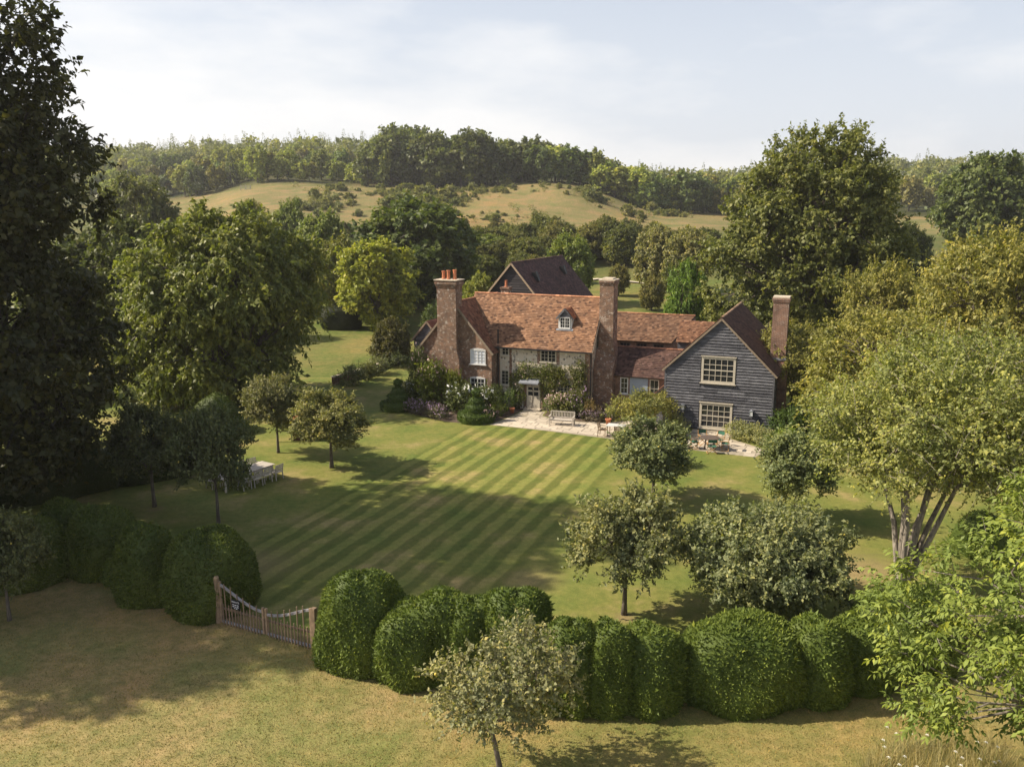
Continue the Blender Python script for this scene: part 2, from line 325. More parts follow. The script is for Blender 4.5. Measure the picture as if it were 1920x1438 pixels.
def mat_tile():
    m, n, l, b = newmat('clay_tile'); oi = n.new('ShaderNodeObjectInfo'); at = n.new('ShaderNodeAttribute'); at.attribute_name = 'rnd'; tc = n.new('ShaderNodeTexCoord')
    r_ = ramp(n, [(0, (0.48, 0.46, 0.5)), (0.15, (0.78, 0.74, 0.74)), (0.5, (1, 1, 1)), (0.85, (1.3, 1.32, 1.3)), (1, (1.5, 1.6, 1.7))]); l.new(at.outputs['Fac'], r_.inputs['Fac'])
    c = mulcol(n, l, oi.outputs['Color'], r_.outputs['Color'])
    ns = noise(n, l, 0.9, 6, tc.outputs['Object'], 0.7); r2 = ramp(n, [(0.3, (0.66, 0.68, 0.74)), (0.7, (1.25, 1.22, 1.15))]); l.new(ns.outputs['Fac'], r2.inputs['Fac'])
    c = mulcol(n, l, c.outputs['Color'], r2.outputs['Color'])
    nl = noise(n, l, 3.4, 6, tc.outputs['Object'], 0.75); r3 = ramp(n, [(0.60, (0, 0, 0)), (0.72, (0.45,) * 3)]); l.new(nl.outputs['Fac'], r3.inputs['Fac'])
    c2 = mulcol(n, l, c.outputs['Color'], (0.24, 0.20, 0.12), 0.5, 'MIX'); l.new(r3.outputs['Color'], c2.inputs['Fac'])
    l.new(c2.outputs['Color'], b.inputs['Base Color']); b.inputs['Roughness'].default_value = 0.8; b.inputs['Specular IOR Level'].default_value = 0.25
    return m
TILE = mat_tile()
def mat_board():
    m, n, l, b = newmat('weathered_board'); tc = n.new('ShaderNodeTexCoord'); oi = n.new('ShaderNodeObjectInfo'); ge = n.new('ShaderNodeNewGeometry')
    mp = n.new('ShaderNodeMapping'); mp.inputs['Scale'].default_value = (1.6, 1.6, 5); mp.inputs['Rotation'].default_value = (0, 0, A22); l.new(ge.outputs['Position'], mp.inputs['Vector'])
    ns = noise(n, l, 1.4, 7, mp.outputs['Vector'], 0.7); r_ = ramp(n, [(0.28, (0.034, 0.033, 0.038)), (0.5, (0.090, 0.089, 0.099)), (0.75, (0.19, 0.186, 0.196))]); l.new(ns.outputs['Fac'], r_.inputs['Fac'])
    r2 = ramp(n, [(0, (0.50, 0.50, 0.54)), (1, (1.22, 1.22, 1.22))]); l.new(oi.outputs['Random'], r2.inputs['Fac'])
    c = mulcol(n, l, r_.outputs['Color'], r2.outputs['Color']); l.new(c.outputs['Color'], b.inputs['Base Color']); b.inputs['Roughness'].default_value = 0.75
    bump(n, l, b, ns.outputs['Fac'], 0.5, 0.008); return m
BOARD = mat_board()
CREAM = mat_plain('cream_paint', (0.47, 0.42, 0.34), 0.5, 0.08, 4); WHITEP = mat_plain('white_paint', (0.56, 0.55, 0.53), 0.5, 0.06, 4)
TEAK = mat_plain('silvered_teak', (0.44, 0.39, 0.33), 0.7, 0.22, 9, 0.004, objvar=0.12); OAK = mat_plain('raw_oak', (0.245, 0.17, 0.108), 0.75, 0.35, 7, 0.006, objvar=0.2)
GREYED = mat_plain('silvered_oak', (0.27, 0.25, 0.25), 0.75, 0.35, 8, 0.006); WARMW = mat_plain('oiled_wood', (0.42, 0.24, 0.10), 0.55, 0.2, 9)
CANVAS = mat_plain('green_canvas', (0.035, 0.11, 0.07), 0.9, 0.2, 12); DARKW = mat_plain('dark_wood', (0.10, 0.075, 0.06), 0.6, 0.3, 9)
IRON = mat_plain('black_iron', (0.02, 0.02, 0.022), 0.5, 0.1, 6); LEAD = mat_plain('lead_sheet', (0.20, 0.21, 0.235), 0.55, 0.2, 5)
STONE = mat_plain('york_stone', (0.45, 0.385, 0.30), 0.85, 0.22, 2.5, 0.006, objvar=0.16); CONC = mat_plain('stone_cap', (0.50, 0.42, 0.32), 0.85, 0.2, 5, 0.01)
TERRA = mat_plain('terracotta', (0.46, 0.17, 0.08), 0.75, 0.2, 6, objvar=0.15); SOIL = mat_plain('soil', (0.10, 0.07, 0.05), 0.95, 0.4, 3, 0.05)
MORTAR = mat_plain('sandy_joint', (0.30, 0.255, 0.19), 0.95, 0.25, 5); CURTAIN = mat_plain('pale_curtain', (0.55, 0.57, 0.62), 0.9, 0.1, 5)
VERGE = mat_plain('verge_timber', (0.23, 0.175, 0.125), 0.8, 0.25, 6); APPLE = mat_plain('apple_skin', (0.52, 0.42, 0.08), 0.4, 0.3, 3)
BLUEDOOR = mat_plain('blue_grey_paint', (0.26, 0.30, 0.36), 0.5, 0.1, 4); REDTILE = mat_plain('red_shingle', (0.42, 0.10, 0.06), 0.8, 0.3, 6)
GREENP = mat_plain('pale_green_paint', (0.42, 0.44, 0.20), 0.6, 0.15, 5); SIGNB = mat_plain('sign_black', (0.015, 0.015, 0.02), 0.5, 0.1, 5); SIGNW = mat_plain('sign_white', (0.7, 0.7, 0.72), 0.6, 0.05, 5)
FLW = mat_plain('white_petal', (0.85, 0.84, 0.78), 0.7, 0.05, 5); FLP = mat_plain('mauve_petal', (0.38, 0.25, 0.36), 0.7, 0.2, 5); FLPK = mat_plain('blush_petal', (0.66, 0.46, 0.42), 0.7, 0.2, 5)
SKIN = mat_plain('skin', (0.50, 0.30, 0.22), 0.6, 0.05, 5); NAVY = mat_plain('navy_cotton', (0.03, 0.035, 0.06), 0.9, 0.15, 9); DENIM = mat_plain('grey_denim', (0.22, 0.24, 0.28), 0.9, 0.15, 9); HAIR = mat_plain('dark_hair', (0.03, 0.02, 0.015), 0.6, 0.2, 20); SHOE = mat_plain('tan_shoe', (0.22, 0.10, 0.06), 0.6, 0.1, 9)
STRAW = mat_leaf('dry_stalk', 0.2, 0.2, 0.7)
def mat_glass():
    m, n, l, b = newmat('window_glass'); b.inputs['Base Color'].default_value = (0.02, 0.022, 0.025, 1); b.inputs['Roughness'].default_value = 0.04; b.inputs['Specular IOR Level'].default_value = 0.6
    ge = n.new('ShaderNodeNewGeometry'); ns = noise(n, l, 2.2, 2, ge.outputs['Position']); bump(n, l, b, ns.outputs['Fac'], 0.25, 0.02); return m
GLASS = mat_glass()

# ------------------------------------------------------------------ ground and lawn
def build_ground():
    ys = np.concatenate([[-400, -120, -40, 0, 8], 14 * (2200 / 14) ** np.linspace(0, 1, 190)])
    cs = np.sinh(np.linspace(-2.3, 2.3, 221)) / np.sinh(2.3) * 2.0
    X = cs[None, :] * np.maximum(ys + 50, 60)[:, None]; Y = np.repeat(ys[:, None], len(cs), 1); Z = hgt(X, Y)
    far = (Y > 76); V = np.stack([X, Y, np.where(far, Z, 0)], -1).reshape(-1, 3)
    nr, nc = X.shape; i = np.arange(nr - 1)[:, None] * nc + np.arange(nc - 1)[None, :]
    Q = np.stack([i, i + 1, i + nc + 1, i + nc], -1).reshape(-1, 4)
    me = np_mesh('ground', V, Q, GROUND)
    me.polygons.foreach_set('use_smooth', np.ones(len(Q), dtype=bool))
    x, y = V[:, 0], V[:, 1]; col = np.zeros((len(V), 4)); col[:, 3] = 1
    straw = np.array([0.288, 0.226, 0.122]); dryg = np.array([0.232, 0.198, 0.086]); green = np.array([0.16, 0.155, 0.06]); gold = np.array([0.218, 0.172, 0.092]); wood = np.array([0.05, 0.05, 0.02]); rough = np.array([0.11, 0.108, 0.045])
    def sm(v, a, b): t = np.clip((v - a) / (b - a), 0, 1); return (t * t * (3 - 2 * t))[:, None]
    c = straw + (dryg - straw) * sm(x * 0.5 - y, -25.5, -18.5)
    c = c + (green - c) * sm(y, 32, 50)
    az = x / np.maximum(y, 1)
    c = c + (rough - c) * sm(y, 130, 150); inf = sm(y, 168, 182)
    c = c + (gold - c) * inf * (sm(az, -0.02, 0.03) * sm(-az, -0.24, -0.19) * sm(-y, -245, -225))
    c = c + (gold * 0.92 - c) * sm(y, 205, 225) * sm(az, -0.42, -0.40)
    wy = 290 + 0 * y
    c = c + (wood - c) * sm(y, 296, 312)
    col[:, :3] = c
    at = me.attributes.new('zone', 'FLOAT_COLOR', 'POINT'); at.data.foreach_set('color', col.astype(np.float32).ravel())
    tag(link('ground', me), kind='structure')
build_ground()
lawn_px = [(100, 1075), (280, 1100), (400, 1130), (590, 1195), (690, 1235), (850, 1270), (1000, 1290), (1130, 1312), (1380, 1308), (1530, 1295), (1640, 1270)]
lp = [tuple(G(u, v)[:2]) for u, v in lawn_px] + [(22, 29), (34, 40), (40, 74), (-45, 74), (-40, 50), (-26, 36)]
import mathutils.geometry as mg
def sheet(name, poly, z, mat, parent=None, kind='structure'):
    tri = mg.tessellate_polygon([[Vector((p[0], p[1], 0)) for p in poly]])
    me = bpy.data.meshes.new(name); me.from_pydata([(p[0], p[1], z) for p in poly], [], [tuple(t) for t in tri]); me.materials.append(mat); me.update()
    if me.polygons[0].normal.z < 0: me.flip_normals()
    o = link(name, me, parent); tag(o, kind=kind); return o
sheet('lawn', lp, 0.006, LAWN)

# farm track beyond the house
mb = MB()
tk = [T(u, v) for u, v in ((1085, 527), (1120, 524), (1160, 526), (1200, 531), (1240, 541))]
for i in range(len(tk) - 1):
    a, b = tk[i], tk[i + 1]; o_ = np.array([0, 1.6, 0.06])
    mb.add([a - o_ * [1, 1, -1], b - o_ * [1, 1, -1], b + o_, a + o_], [(0, 1, 2, 3)])
tag(mb.build('track', mat_plain('chalk_track', (0.55, 0.47, 0.36), 0.95, 0.2, 0.6)), kind='structure')

# ------------------------------------------------------------------ vegetation library
def unit(a): return a / np.maximum(np.linalg.norm(a, axis=-1, keepdims=True), 1e-9)
def rdir(g, n): return unit(g.normal(size=(n, 3)))
def leaf_quads(g, P, Dv, L, Wd, upn=0.7, nrand=0.8, out=None):
    n = len(P); N0 = g.normal(size=(n, 3)) * nrand + np.array([0, 0, upn])
    if out is not None: N0 = N0 + out
    N = unit(N0 - Dv * (N0 * Dv).sum(1, keepdims=True)); S = np.cross(Dv, N)
    L = np.asarray(L).reshape(-1, 1); Wd = np.asarray(Wd).reshape(-1, 1)
    m = P + Dv * L * 0.45
    V = np.stack([P, m + S * Wd / 2 + N * Wd * 0.12, P + Dv * L - N * L * 0.12, m - S * Wd / 2 + N * Wd * 0.12], 1)
    return V
def clump_points(g, ells, n, dmin, shell=0.5, zmin=None):
    vol = np.array([e[3] * e[4] * e[5] for e in ells]); pick = g.choice(len(ells), size=n * 14, p=vol / vol.sum())
    E = np.array(ells)[pick]; d = rdir(g, len(E)); r = (shell ** 3 + (1 - shell ** 3) * g.random(len(E))) ** (1 / 3)
    P = E[:, :3] + d * r[:, None] * E[:, 3:6]
    if zmin is not None: P = P[P[:, 2] > zmin]
    out = np.zeros((0, 3))
    for p in P:
        if len(out) == 0 or ((out - p) ** 2).sum(1).min() > dmin * dmin: out = np.vstack([out, p])
        if len(out) >= n: break
    return out
def crown_leaves(g, cl, rc, shoots, slen, lps, L, Wd, center, up=0.3, outw=0.6, sag=0.0, ldroop=0.2, upn=0.7, start=0.55, lvar=0.3, form=0.8):
    n = len(cl); k = n * shoots; c = np.repeat(cl, shoots, 0); rr = np.repeat(np.broadcast_to(np.asarray(rc, float), (n,)), shoots)[:, None]
    o = unit(c - center); d = unit(rdir(g, k) + outw * o + np.array([0, 0, up]))
    st = c + rdir(g, k) * rr * start * g.random((k, 1)) ** 0.5; ln = slen * rr * (0.6 + 0.8 * g.random((k, 1)))
    t = (0.12 + 0.88 * (np.arange(lps)[None, :, None] + g.random((k, lps, 1))) / lps)
    P = st[:, None, :] + d[:, None, :] * ln[:, None, :] * t
    P[..., 2] -= (sag * (ln[:, None, :] * t) ** 2)[..., 0]
    P = P.reshape(-1, 3); m = len(P); dd = np.repeat(d, lps, 0)
    ld = unit(dd * 0.55 + rdir(g, m) * 0.9 + np.array([0, 0, -ldroop - sag * 0.5]))
    sz = 1 + lvar * g.normal(size=m); sz = np.clip(sz, 0.5, 1.7)
    o1 = unit(P - np.repeat(c, lps, 0)); o2 = unit(P - center)
    V = leaf_quads(g, P, ld, L * sz, Wd * sz, upn, 0.7, dd * 0.2 + form * (o1 * 0.5 + o2 * 0.7))
    return V, (st, d, ln)
def leaves_mesh(name, V, mat=None, rnd=None):
    n = len(V); return np_mesh(name, V.reshape(-1, 3), np.arange(n * 4).reshape(n, 4), mat or LEAF, rnd)
def skeleton(g, cl, height, r0, fork=0.3, top=0.85, K=7, lean=(0, 0), wob=0.12, bark=None, nside=7, tips=None, twig_r=0.012):
    mb = MB(); H = height; tp = []
    nseg = 7
    for i in range(nseg + 1):
        f = i / nseg; w = wob * math.sin(f * 5 + g.random() * 0.8) * f
        tp.append((lean[0] * f + w, lean[1] * f + w * 0.7, H * top * f - (0.15 if i == 0 else 0)))
    rr = [r0 * (1.35 if i == 0 else 1) * (1 - 0.78 * (i / nseg)) for i in range(nseg + 1)]
    mb.tube(tp, rr, nside)
    TP = np.array(tp)
    ang = np.arctan2(cl[:, 1] - lean[1] * 0.5, cl[:, 0] - lean[0] * 0.5); lev = (cl[:, 2] > np.median(cl[:, 2])).astype(int)
    key = ((ang + math.pi) / (2 * math.pi) * K).astype(int) % K + K * lev
    for kk in np.unique(key):
        grp = cl[key == kk]; gc = grp.mean(0)
        zs = np.clip(gc[2] * 0.55, H * fork, H * top * 0.95); i = int(np.argmin(abs(TP[:, 2] - zs))); s0 = TP[i]
        mid = s0 + (gc - s0) * 0.55 + np.array([0, 0, 0.10 * np.linalg.norm(gc - s0)]) + g.normal(size=3) * 0.04 * H
        rl = r0 * (0.2 + 0.28 * min(1, len(grp) / 6)) * (1 - 0.4 * i / nseg)
        mb.tube([s0, (s0 + mid) / 2 + g.normal(size=3) * 0.02 * H, mid], [rl, rl * 0.85, rl * 0.62], 5, cap=False)
        for p in grp:
            q = mid + (p - mid) * 0.5 + g.normal(size=3) * 0.03 * H
            mb.tube([mid, q, p], [rl * 0.55, rl * 0.34, max(rl * 0.1, 0.008)], 4, cap=False)
    if tips is not None:
        st, d, ln = tips
        for a, b_, c_ in zip(st, d, ln): mb.tube([a, a + b_ * c_ * 0.95], [twig_r, twig_r * 0.4], 3, cap=False)
    return mb.mesh('trunk', bark or BARK, True)
MIDK = 1.0
def plant(name, label, cat, loc, trunk_me, crown_me, col, rotz=0.0, sc=(1, 1, 1), group=None, extra=None):
    t = thing(name, label, cat, loc, rotz, group); t.scale = sc
    if trunk_me is not None: link('trunk', trunk_me, t)
    link('crown', crown_me, t, col)
    for nm, me in (extra or []): fo = link(nm, me, t); fo['kind'] = 'stuff'
    return t
def fruit_mesh(g, V, n, r, mat):
    mb = MB(); idx = g.choice(len(V), n, replace=False)
    for i in idx:
        p = V[i, 0] - np.array([0, 0, r * 1.5])
        mb.lathe([(r * .3, -r), (r * .85, -r * .5), (r, 0), (r * .8, r * .6), (r * .25, r * .85)], 6, p)
    return mb.mesh('fruit', mat, True)

G0 = np.random.default_rng(7)
# --- the tall dark tree at the left edge, and neighbours beyond the frame whose shade falls across the garden
def big_tree(seed, ells, n, dmin, height, r0, shoots, slen, lps, L, Wd, rc, **kw):
    g = np.random.default_rng(seed); cl = clump_points(g, ells, n, dmin, kw.pop('shell', 0.45), kw.pop('zmin', None))
    ctr = np.array([0, 0, height * kw.pop('cz', 0.45)]); sk = kw.pop('sk', {})
    V, tips = crown_leaves(g, cl, rc, shoots, slen, lps, L, Wd, ctr, **kw)
    return skeleton(g, cl, height, r0, **sk), leaves_mesh('crown', V, kw.get('mat')), V, tips
tk_, cr_, V_, _ = big_tree(11, [(0, 0, 9, 7.6, 8.2, 7.5), (0, 0, 16.5, 7.5, 7.6, 6), (0.6, 0, 21.5, 6.0, 5.4, 5.6)], 340, 1.1, 26, 0.55, 24, 0.9, 15, 0.28, 0.18, 1.35, up=-0.05, ldroop=0.4, shell=0.35, sk=dict(fork=0.12, top=0.95, K=8, bark=BARK_DARK))
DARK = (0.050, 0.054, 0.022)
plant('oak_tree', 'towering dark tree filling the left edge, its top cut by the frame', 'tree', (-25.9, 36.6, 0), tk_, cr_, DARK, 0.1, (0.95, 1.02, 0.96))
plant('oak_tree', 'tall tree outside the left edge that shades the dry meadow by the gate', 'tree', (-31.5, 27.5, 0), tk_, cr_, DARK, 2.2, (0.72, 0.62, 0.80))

# --- weeping tree in the left middle ground
def weeping():
    g = np.random.default_rng(21)
    cl = clump_points(g, [(0, 0, 9.5, 8.0, 7.5, 6.0), (-3.0, -1, 5.5, 6, 5.5, 4.2), (1.5, 0, 11, 5.0, 5, 4.6), (-1, -2.5, 3.6, 7.0, 4.5, 3.0)], 230, 1.15, 0.6, 1.0)
    V, _ = crown_leaves(g, cl, 1.35, 24, 1.15, 17, 0.34, 0.19, np.array([0, 0, 6.5]), up=-0.15, outw=0.6, sag=0.28, ldroop=0.6)
    V = V[V[:, :, 2].min(1) > 0.15]
    return skeleton(g, cl, 15, 0.5, 0.15, 0.8), leaves_mesh('crown', V)
wt, wc = weeping()
pw = G(425, 748)
plant('weeping_tree', 'broad weeping tree with drooping olive foliage behind the garden topiary', 'tree', (pw[0] + .5, pw[1], 0), wt, wc, (0.145, 0.165, 0.048), 0, (0.92, 0.95, 0.95))

# --- great lime tree behind the boarded barn
tk_, cr_, V_, _ = big_tree(31, [(0, 0, 11.5, 8.6, 8, 9.0), (0.5, 0, 16, 6.8, 6.8, 6.2), (-6.5, 0, 8, 4.6, 4.6, 6.5), (3.5, 0, 7.5, 5.5, 5, 5.5)], 250, 1.35, 22, 0.6, 30, 0.85, 16, 0.31, 0.21, 1.6, up=0.1, ldroop=0.5, shell=0.55, sk=dict(fork=0.12, top=0.85, K=8))
plant('lime_tree', 'great olive brown lime tree rising above the boarded barn and its brick chimney', 'tree', (29.3, 82, 0.05), tk_, cr_, (0.138, 0.152, 0.052), 0.0)

# --- multi-stemmed hawthorn on the right
def hawthorn():
    g = np.random.default_rng(41)
    cl = clump_points(g, [(1.6, 0, 6.7, 4.7, 4.6, 2.2), (2.2, 0, 7.8, 3.8, 4.0, 1.8), (-0.9, 0, 6.2, 2.6, 3.0, 1.8), (4.4, 0, 6.0, 3.0, 3.2, 2.3)], 190, 0.74, 0.5)
    V, tips = crown_leaves(g, cl, 0.95, 31, 1.2, 20, 0.110, 0.075, np.array([0.3, 0, 4.8]), up=0.15, outw=0.55, sag=0.12, ldroop=0.15, start=0.7)
    mb = MB()
    for i in range(9):                                              # bare stems fan out of one pale butt
        a = -0.9 + i * 0.26; top = np.array([math.sin(a) * 1.9 + .5 + g.normal() * .2, math.cos(a * 2.3 + i) * 1.5, 5.0 + g.random() * 1.2])
        b0 = np.array([math.sin(a) * 0.22, math.cos(a * 3 + i) * 0.16, 0.75]); m1 = b0 + (top - b0) * np.array([.30, .3, .42]) + g.normal(size=3) * .07
        m2 = b0 + (top - b0) * np.array([.62, .6, .74]) + g.normal(size=3) * .08
        mb.tube([b0 * [1, 1, .6], m1, m2, top], [.13, .10, .075, .04], 7, cap=False)
        near = cl[np.argsort(((cl - top) ** 2).sum(1))[:26]]
        for p in near[::2]: mb.tube([m2 + (top - m2) * g.random(), (top + p) / 2 + g.normal(size=3) * .15, p], [.045, .028, .01], 4, cap=False)
    mb.tube([(0, 0, -.15), (0, 0, .3), (.02, 0, .8)], [.36, .29, .27], 9)
    st, d, ln = tips; sel = g.choice(len(st), 1500, replace=False)
    tw = MB()
    for i in sel: tw.tube([st[i], st[i] + d[i] * ln[i] * .55, st[i] + d[i] * ln[i] - np.array([0, 0, .12 * float(ln[i, 0]) ** 2])], [.011, .008, .003], 3, cap=False)
    return mb.mesh('trunk', BARK_PALE, True), leaves_mesh('crown', V), tw.mesh('twigs', BARK_PALE)
ht, hc, htw = hawthorn()
ph = G(1690, 1103)
plant('hawthorn_tree', 'yellow green hawthorn with many pale bare stems fanning from one butt', 'tree', (ph[0], ph[1], 0), ht, hc, (0.225, 0.245, 0.088), 0.2, (1, 1, 1), None, [('twigs', htw)])

# --- golden fruit trees behind the hawthorn
def loose(seed, n=105, leaf=0.20):
    g = np.random.default_rng(seed)
    cl = clump_points(g, [(0, 0, 6.6, 4.4, 4.4, 4.0), (1.2, .5, 8.2, 3.2, 3.2, 2.6), (-1.5, 0, 5, 3.4, 3.4, 2.4)], n, 0.85, 0.45)
    V, _ = crown_leaves(g, cl, 1.05, 25, 1.0, 16, leaf, leaf * .52, np.array([0, 0, 5]), up=0.15, ldroop=0.4, sag=0.1)
    return skeleton(g, cl, 10, 0.26, 0.18, 0.8), leaves_mesh('crown', V)
LA = loose(51); LB = loose(52)
YG = (0.215, 0.21, 0.066)
for (x, y, me, rz, s, lab, c) in [
    (21.6, 46.5, LA, 0.3, (0.92, 0.92, 0.86), 'golden green tree directly behind the hawthorn, right of the barn corner', YG),
    (29.5, 50.5, LB, 1.2, (1.05, 1.05, 1.22), 'tall golden leaved tree behind the hawthorn at the right edge', (0.21, 0.205, 0.068)),
    (37.5, 60.0, LA, 2.2, (1.0, 1.0, 1.25), 'yellowing tree half out of frame at the right edge, behind the others', (0.21, 0.205, 0.068)),
    (29.0, 63.0, LB, 3.0, (0.8, 0.8, 1.0), 'light yellow tree in the gap between lime tree and right edge', (0.21, 0.205, 0.068)),
    (20.3, 58.5, LA, 4.0, (0.62, 0.62, 0.66), 'small golden tree beside the barn chimney under the lime', (0.21, 0.205, 0.068))]:
    plant('golden_tree', lab, 'tree', (x, y, 0), me[0], me[1], c, rz, s)

# --- garden apple trees (spiky upright shoots, grey green leaf)
def apple(seed, rx=1.9, rz=1.35, zc=2.75, n=46, height=4.0, leaf=0.112, shoots=32, lps=18, r0=0.10, up=0.65, fruit=26, trunkfork=0.38, two=True, slen=1.05, rc=0.55, bark=None, lean=(0, 0)):
    g = np.random.default_rng(seed)
    e = [(0, 0, zc, rx, rx, rz)]
    if two: e += [(rx * .45, 0.2, zc + rz * .15, rx * .6, rx * .6, rz * .8), (-rx * .5, -.2, zc + rz * .05, rx * .55, rx * .6, rz * .8)]
    cl = clump_points(g, e, n, 0.42 * rx / 1.9, 0.45)
    V, tips = crown_leaves(g, cl, rc, shoots, slen, lps, leaf, leaf * .62, np.array([0, 0, zc - rz * .3]), up=up, outw=0.5, ldroop=0.1, upn=0.5)
    sel = g.choice(len(tips[0]), min(420, len(tips[0])), replace=False)
    tr = skeleton(g, cl, height, r0, trunkfork, 0.72, 6, lean, 0.08, bark, 8, (tips[0][sel], tips[1][sel], tips[2][sel]), 0.007)
    ex = [('fruit', fruit_mesh(g, V, fruit, 0.045, APPLE))] if fruit else []
    return tr, leaves_mesh('crown', V, LEAF_WAXY), ex
AP1, AP2, AP3 = apple(61), apple(62, 1.7, 1.5, 2.9, n=50, up=0.8), apple(63, 3.1, 1.45, 2.35, n=95, height=3.6, leaf=0.125, shoots=36, r0=0.2, trunkfork=0.3, rc=0.62, fruit=45, up=0.45)
GA = (0.195, 0.205, 0.105)
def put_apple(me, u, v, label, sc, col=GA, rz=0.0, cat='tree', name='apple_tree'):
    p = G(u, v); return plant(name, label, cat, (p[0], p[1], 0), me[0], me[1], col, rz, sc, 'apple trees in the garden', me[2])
AP4 = apple(64, 1.75, 1.1, 2.75, n=48, height=4.0, leaf=0.10, r0=0.085, trunkfork=0.42, shoots=17, lps=16, rc=0.6, up=0.5, fruit=20, lean=(-0.6, 0), bark=BARK)
put_apple(AP4, 940, 1452, 'young apple tree in the foreground before the yew hedge, forked trunk', (1, 1, 1), (0.235, 0.235, 0.13))
put_apple(AP1, 1170, 1152, 'apple tree with bare straight trunk right of the striped lawn', (1.03, 1.03, 1.10), GA, 0.3)
put_apple(AP3, 1430, 1160, 'wide spreading apple tree with stout trunk just behind the big yew mound', (0.92, 0.92, 1.0), (0.190, 0.212, 0.115), 0.9)
put_apple(AP2, 1224, 938, 'dense rounded apple tree at the right edge of the stripes, before the patio table', (1.12, 1.12, 0.90), (0.158, 0.185, 0.095), 0.5)
put_apple(AP1, 1200, 872, 'apple tree hidden behind the dense rounded one, next to the paving', (0.80, 0.80, 0.50), (0.195, 0.205, 0.105), 2.6)
put_apple(AP2, 1490, 978, 'apple tree standing left of the hawthorn below the barn corner', (1.05, 1.05, 1.0), (0.165, 0.195, 0.095), 3.4)
put_apple(AP1, 522, 849, 'slim apple tree beside the playhouse, left of the pair on the far lawn', (0.92, 0.92, 1.12), (0.185, 0.185, 0.098), 4.4)
put_apple(AP2, 622, 877, 'apple tree on the lawn left of the stripes casting a shadow across them', (1.18, 1.18, 0.98), (0.205, 0.205, 0.09), 1.3)
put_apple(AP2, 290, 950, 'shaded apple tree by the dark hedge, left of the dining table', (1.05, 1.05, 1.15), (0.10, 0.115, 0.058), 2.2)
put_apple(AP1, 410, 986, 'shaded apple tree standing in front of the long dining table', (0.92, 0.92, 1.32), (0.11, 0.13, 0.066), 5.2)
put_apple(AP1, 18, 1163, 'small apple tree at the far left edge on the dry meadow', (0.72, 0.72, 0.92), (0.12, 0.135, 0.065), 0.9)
APF = apple(66, 2.0, 0.75, 2.35, n=40, height=3.0, leaf=0.11, up=0.1, fruit=0, r0=0.09, trunkfork=0.35, shoots=22, lps=15)
p = G(1198, 812); plant('wisteria_tree', 'low spreading yellow green tree growing out of the paving by the link building', 'tree', (p[0], p[1], 0), APF[0], APF[1], (0.23, 0.225, 0.075), 0.7, (1.25, 1.0, .84))

# --- walnut reaching in at the lower right, close to the camera
def walnut():
    g = np.random.default_rng(71)
    cl = clump_points(g, [(0, 0, 5.6, 4.3, 4.0, 2.9), (-1.6, 1.2, 4.4, 3.3, 3.3, 2.2), (0.8, 1.5, 7.0, 2.8, 2.8, 2.0)], 150, 0.62, 0.5)
    # compound leaves: each shoot carries fans of drooping leaflets
    k = 42; n = len(cl) * k; c = np.repeat(cl, k, 0); o = unit(c - np.array([0, 0, 4.5]))
    d = unit(rdir(g, n) + 0.6 * o + np.array([0, 0, .15])); st = c + rdir(g, n) * 0.5 * g.random((n, 1)); ln = 0.34 + 0.2 * g.random((n, 1))
    side = unit(np.cross(d, np.array([0, 0, 1.0]) + g.normal(size=(n, 3)) * .3)); m = 7
    t = np.array([.35, .35, .62, .62, .88, .88, 1.0])[None, :, None]; sg = np.array([1, -1, 1, -1, 1, -1, 0.])[None, :, None]
    P = st[:, None] + d[:, None] * ln[:, None] * t; P[..., 2] -= 0.35 * (ln[:, None] * t)[..., 0] ** 2
    ld = unit(d[:, None] * .55 + side[:, None] * sg * .9 + np.array([0, 0, -.45]) + g.normal(size=(n, m, 3)) * .15)
    P, ld = P.reshape(-1, 3), ld.reshape(-1, 3); s_ = 0.8 + .45 * g.random(len(P))
    V = leaf_quads(g, P, ld, .158 * s_, .066 * s_, 1.1, .45)
    rn = np.repeat(np.clip(.48 + .3 * g.normal(size=n), 0, 1), m)
    fr = fruit_mesh(g, V, 80, 0.03, mat_plain('green_nut', (0.30, 0.36, 0.09), 0.5, 0.1, 5))
    return skeleton(g, cl, 8.2, 0.2, 0.25, 0.8, 7, bark=BARK_PALE, tips=(st[::9], d[::9], ln[::9]), twig_r=.008), leaves_mesh('crown', V, LEAF_WAXY, rn), [('fruit', fr)]
wn_ = walnut()
plant('walnut_tree', 'bright green walnut tree with drooping leaflets reaching in at the lower right corner', 'tree', (13.4, 16.5, 0), wn_[0], wn_[1], (0.165, 0.212, 0.052), 0.0, (1, 1, 1.02), None, wn_[2])

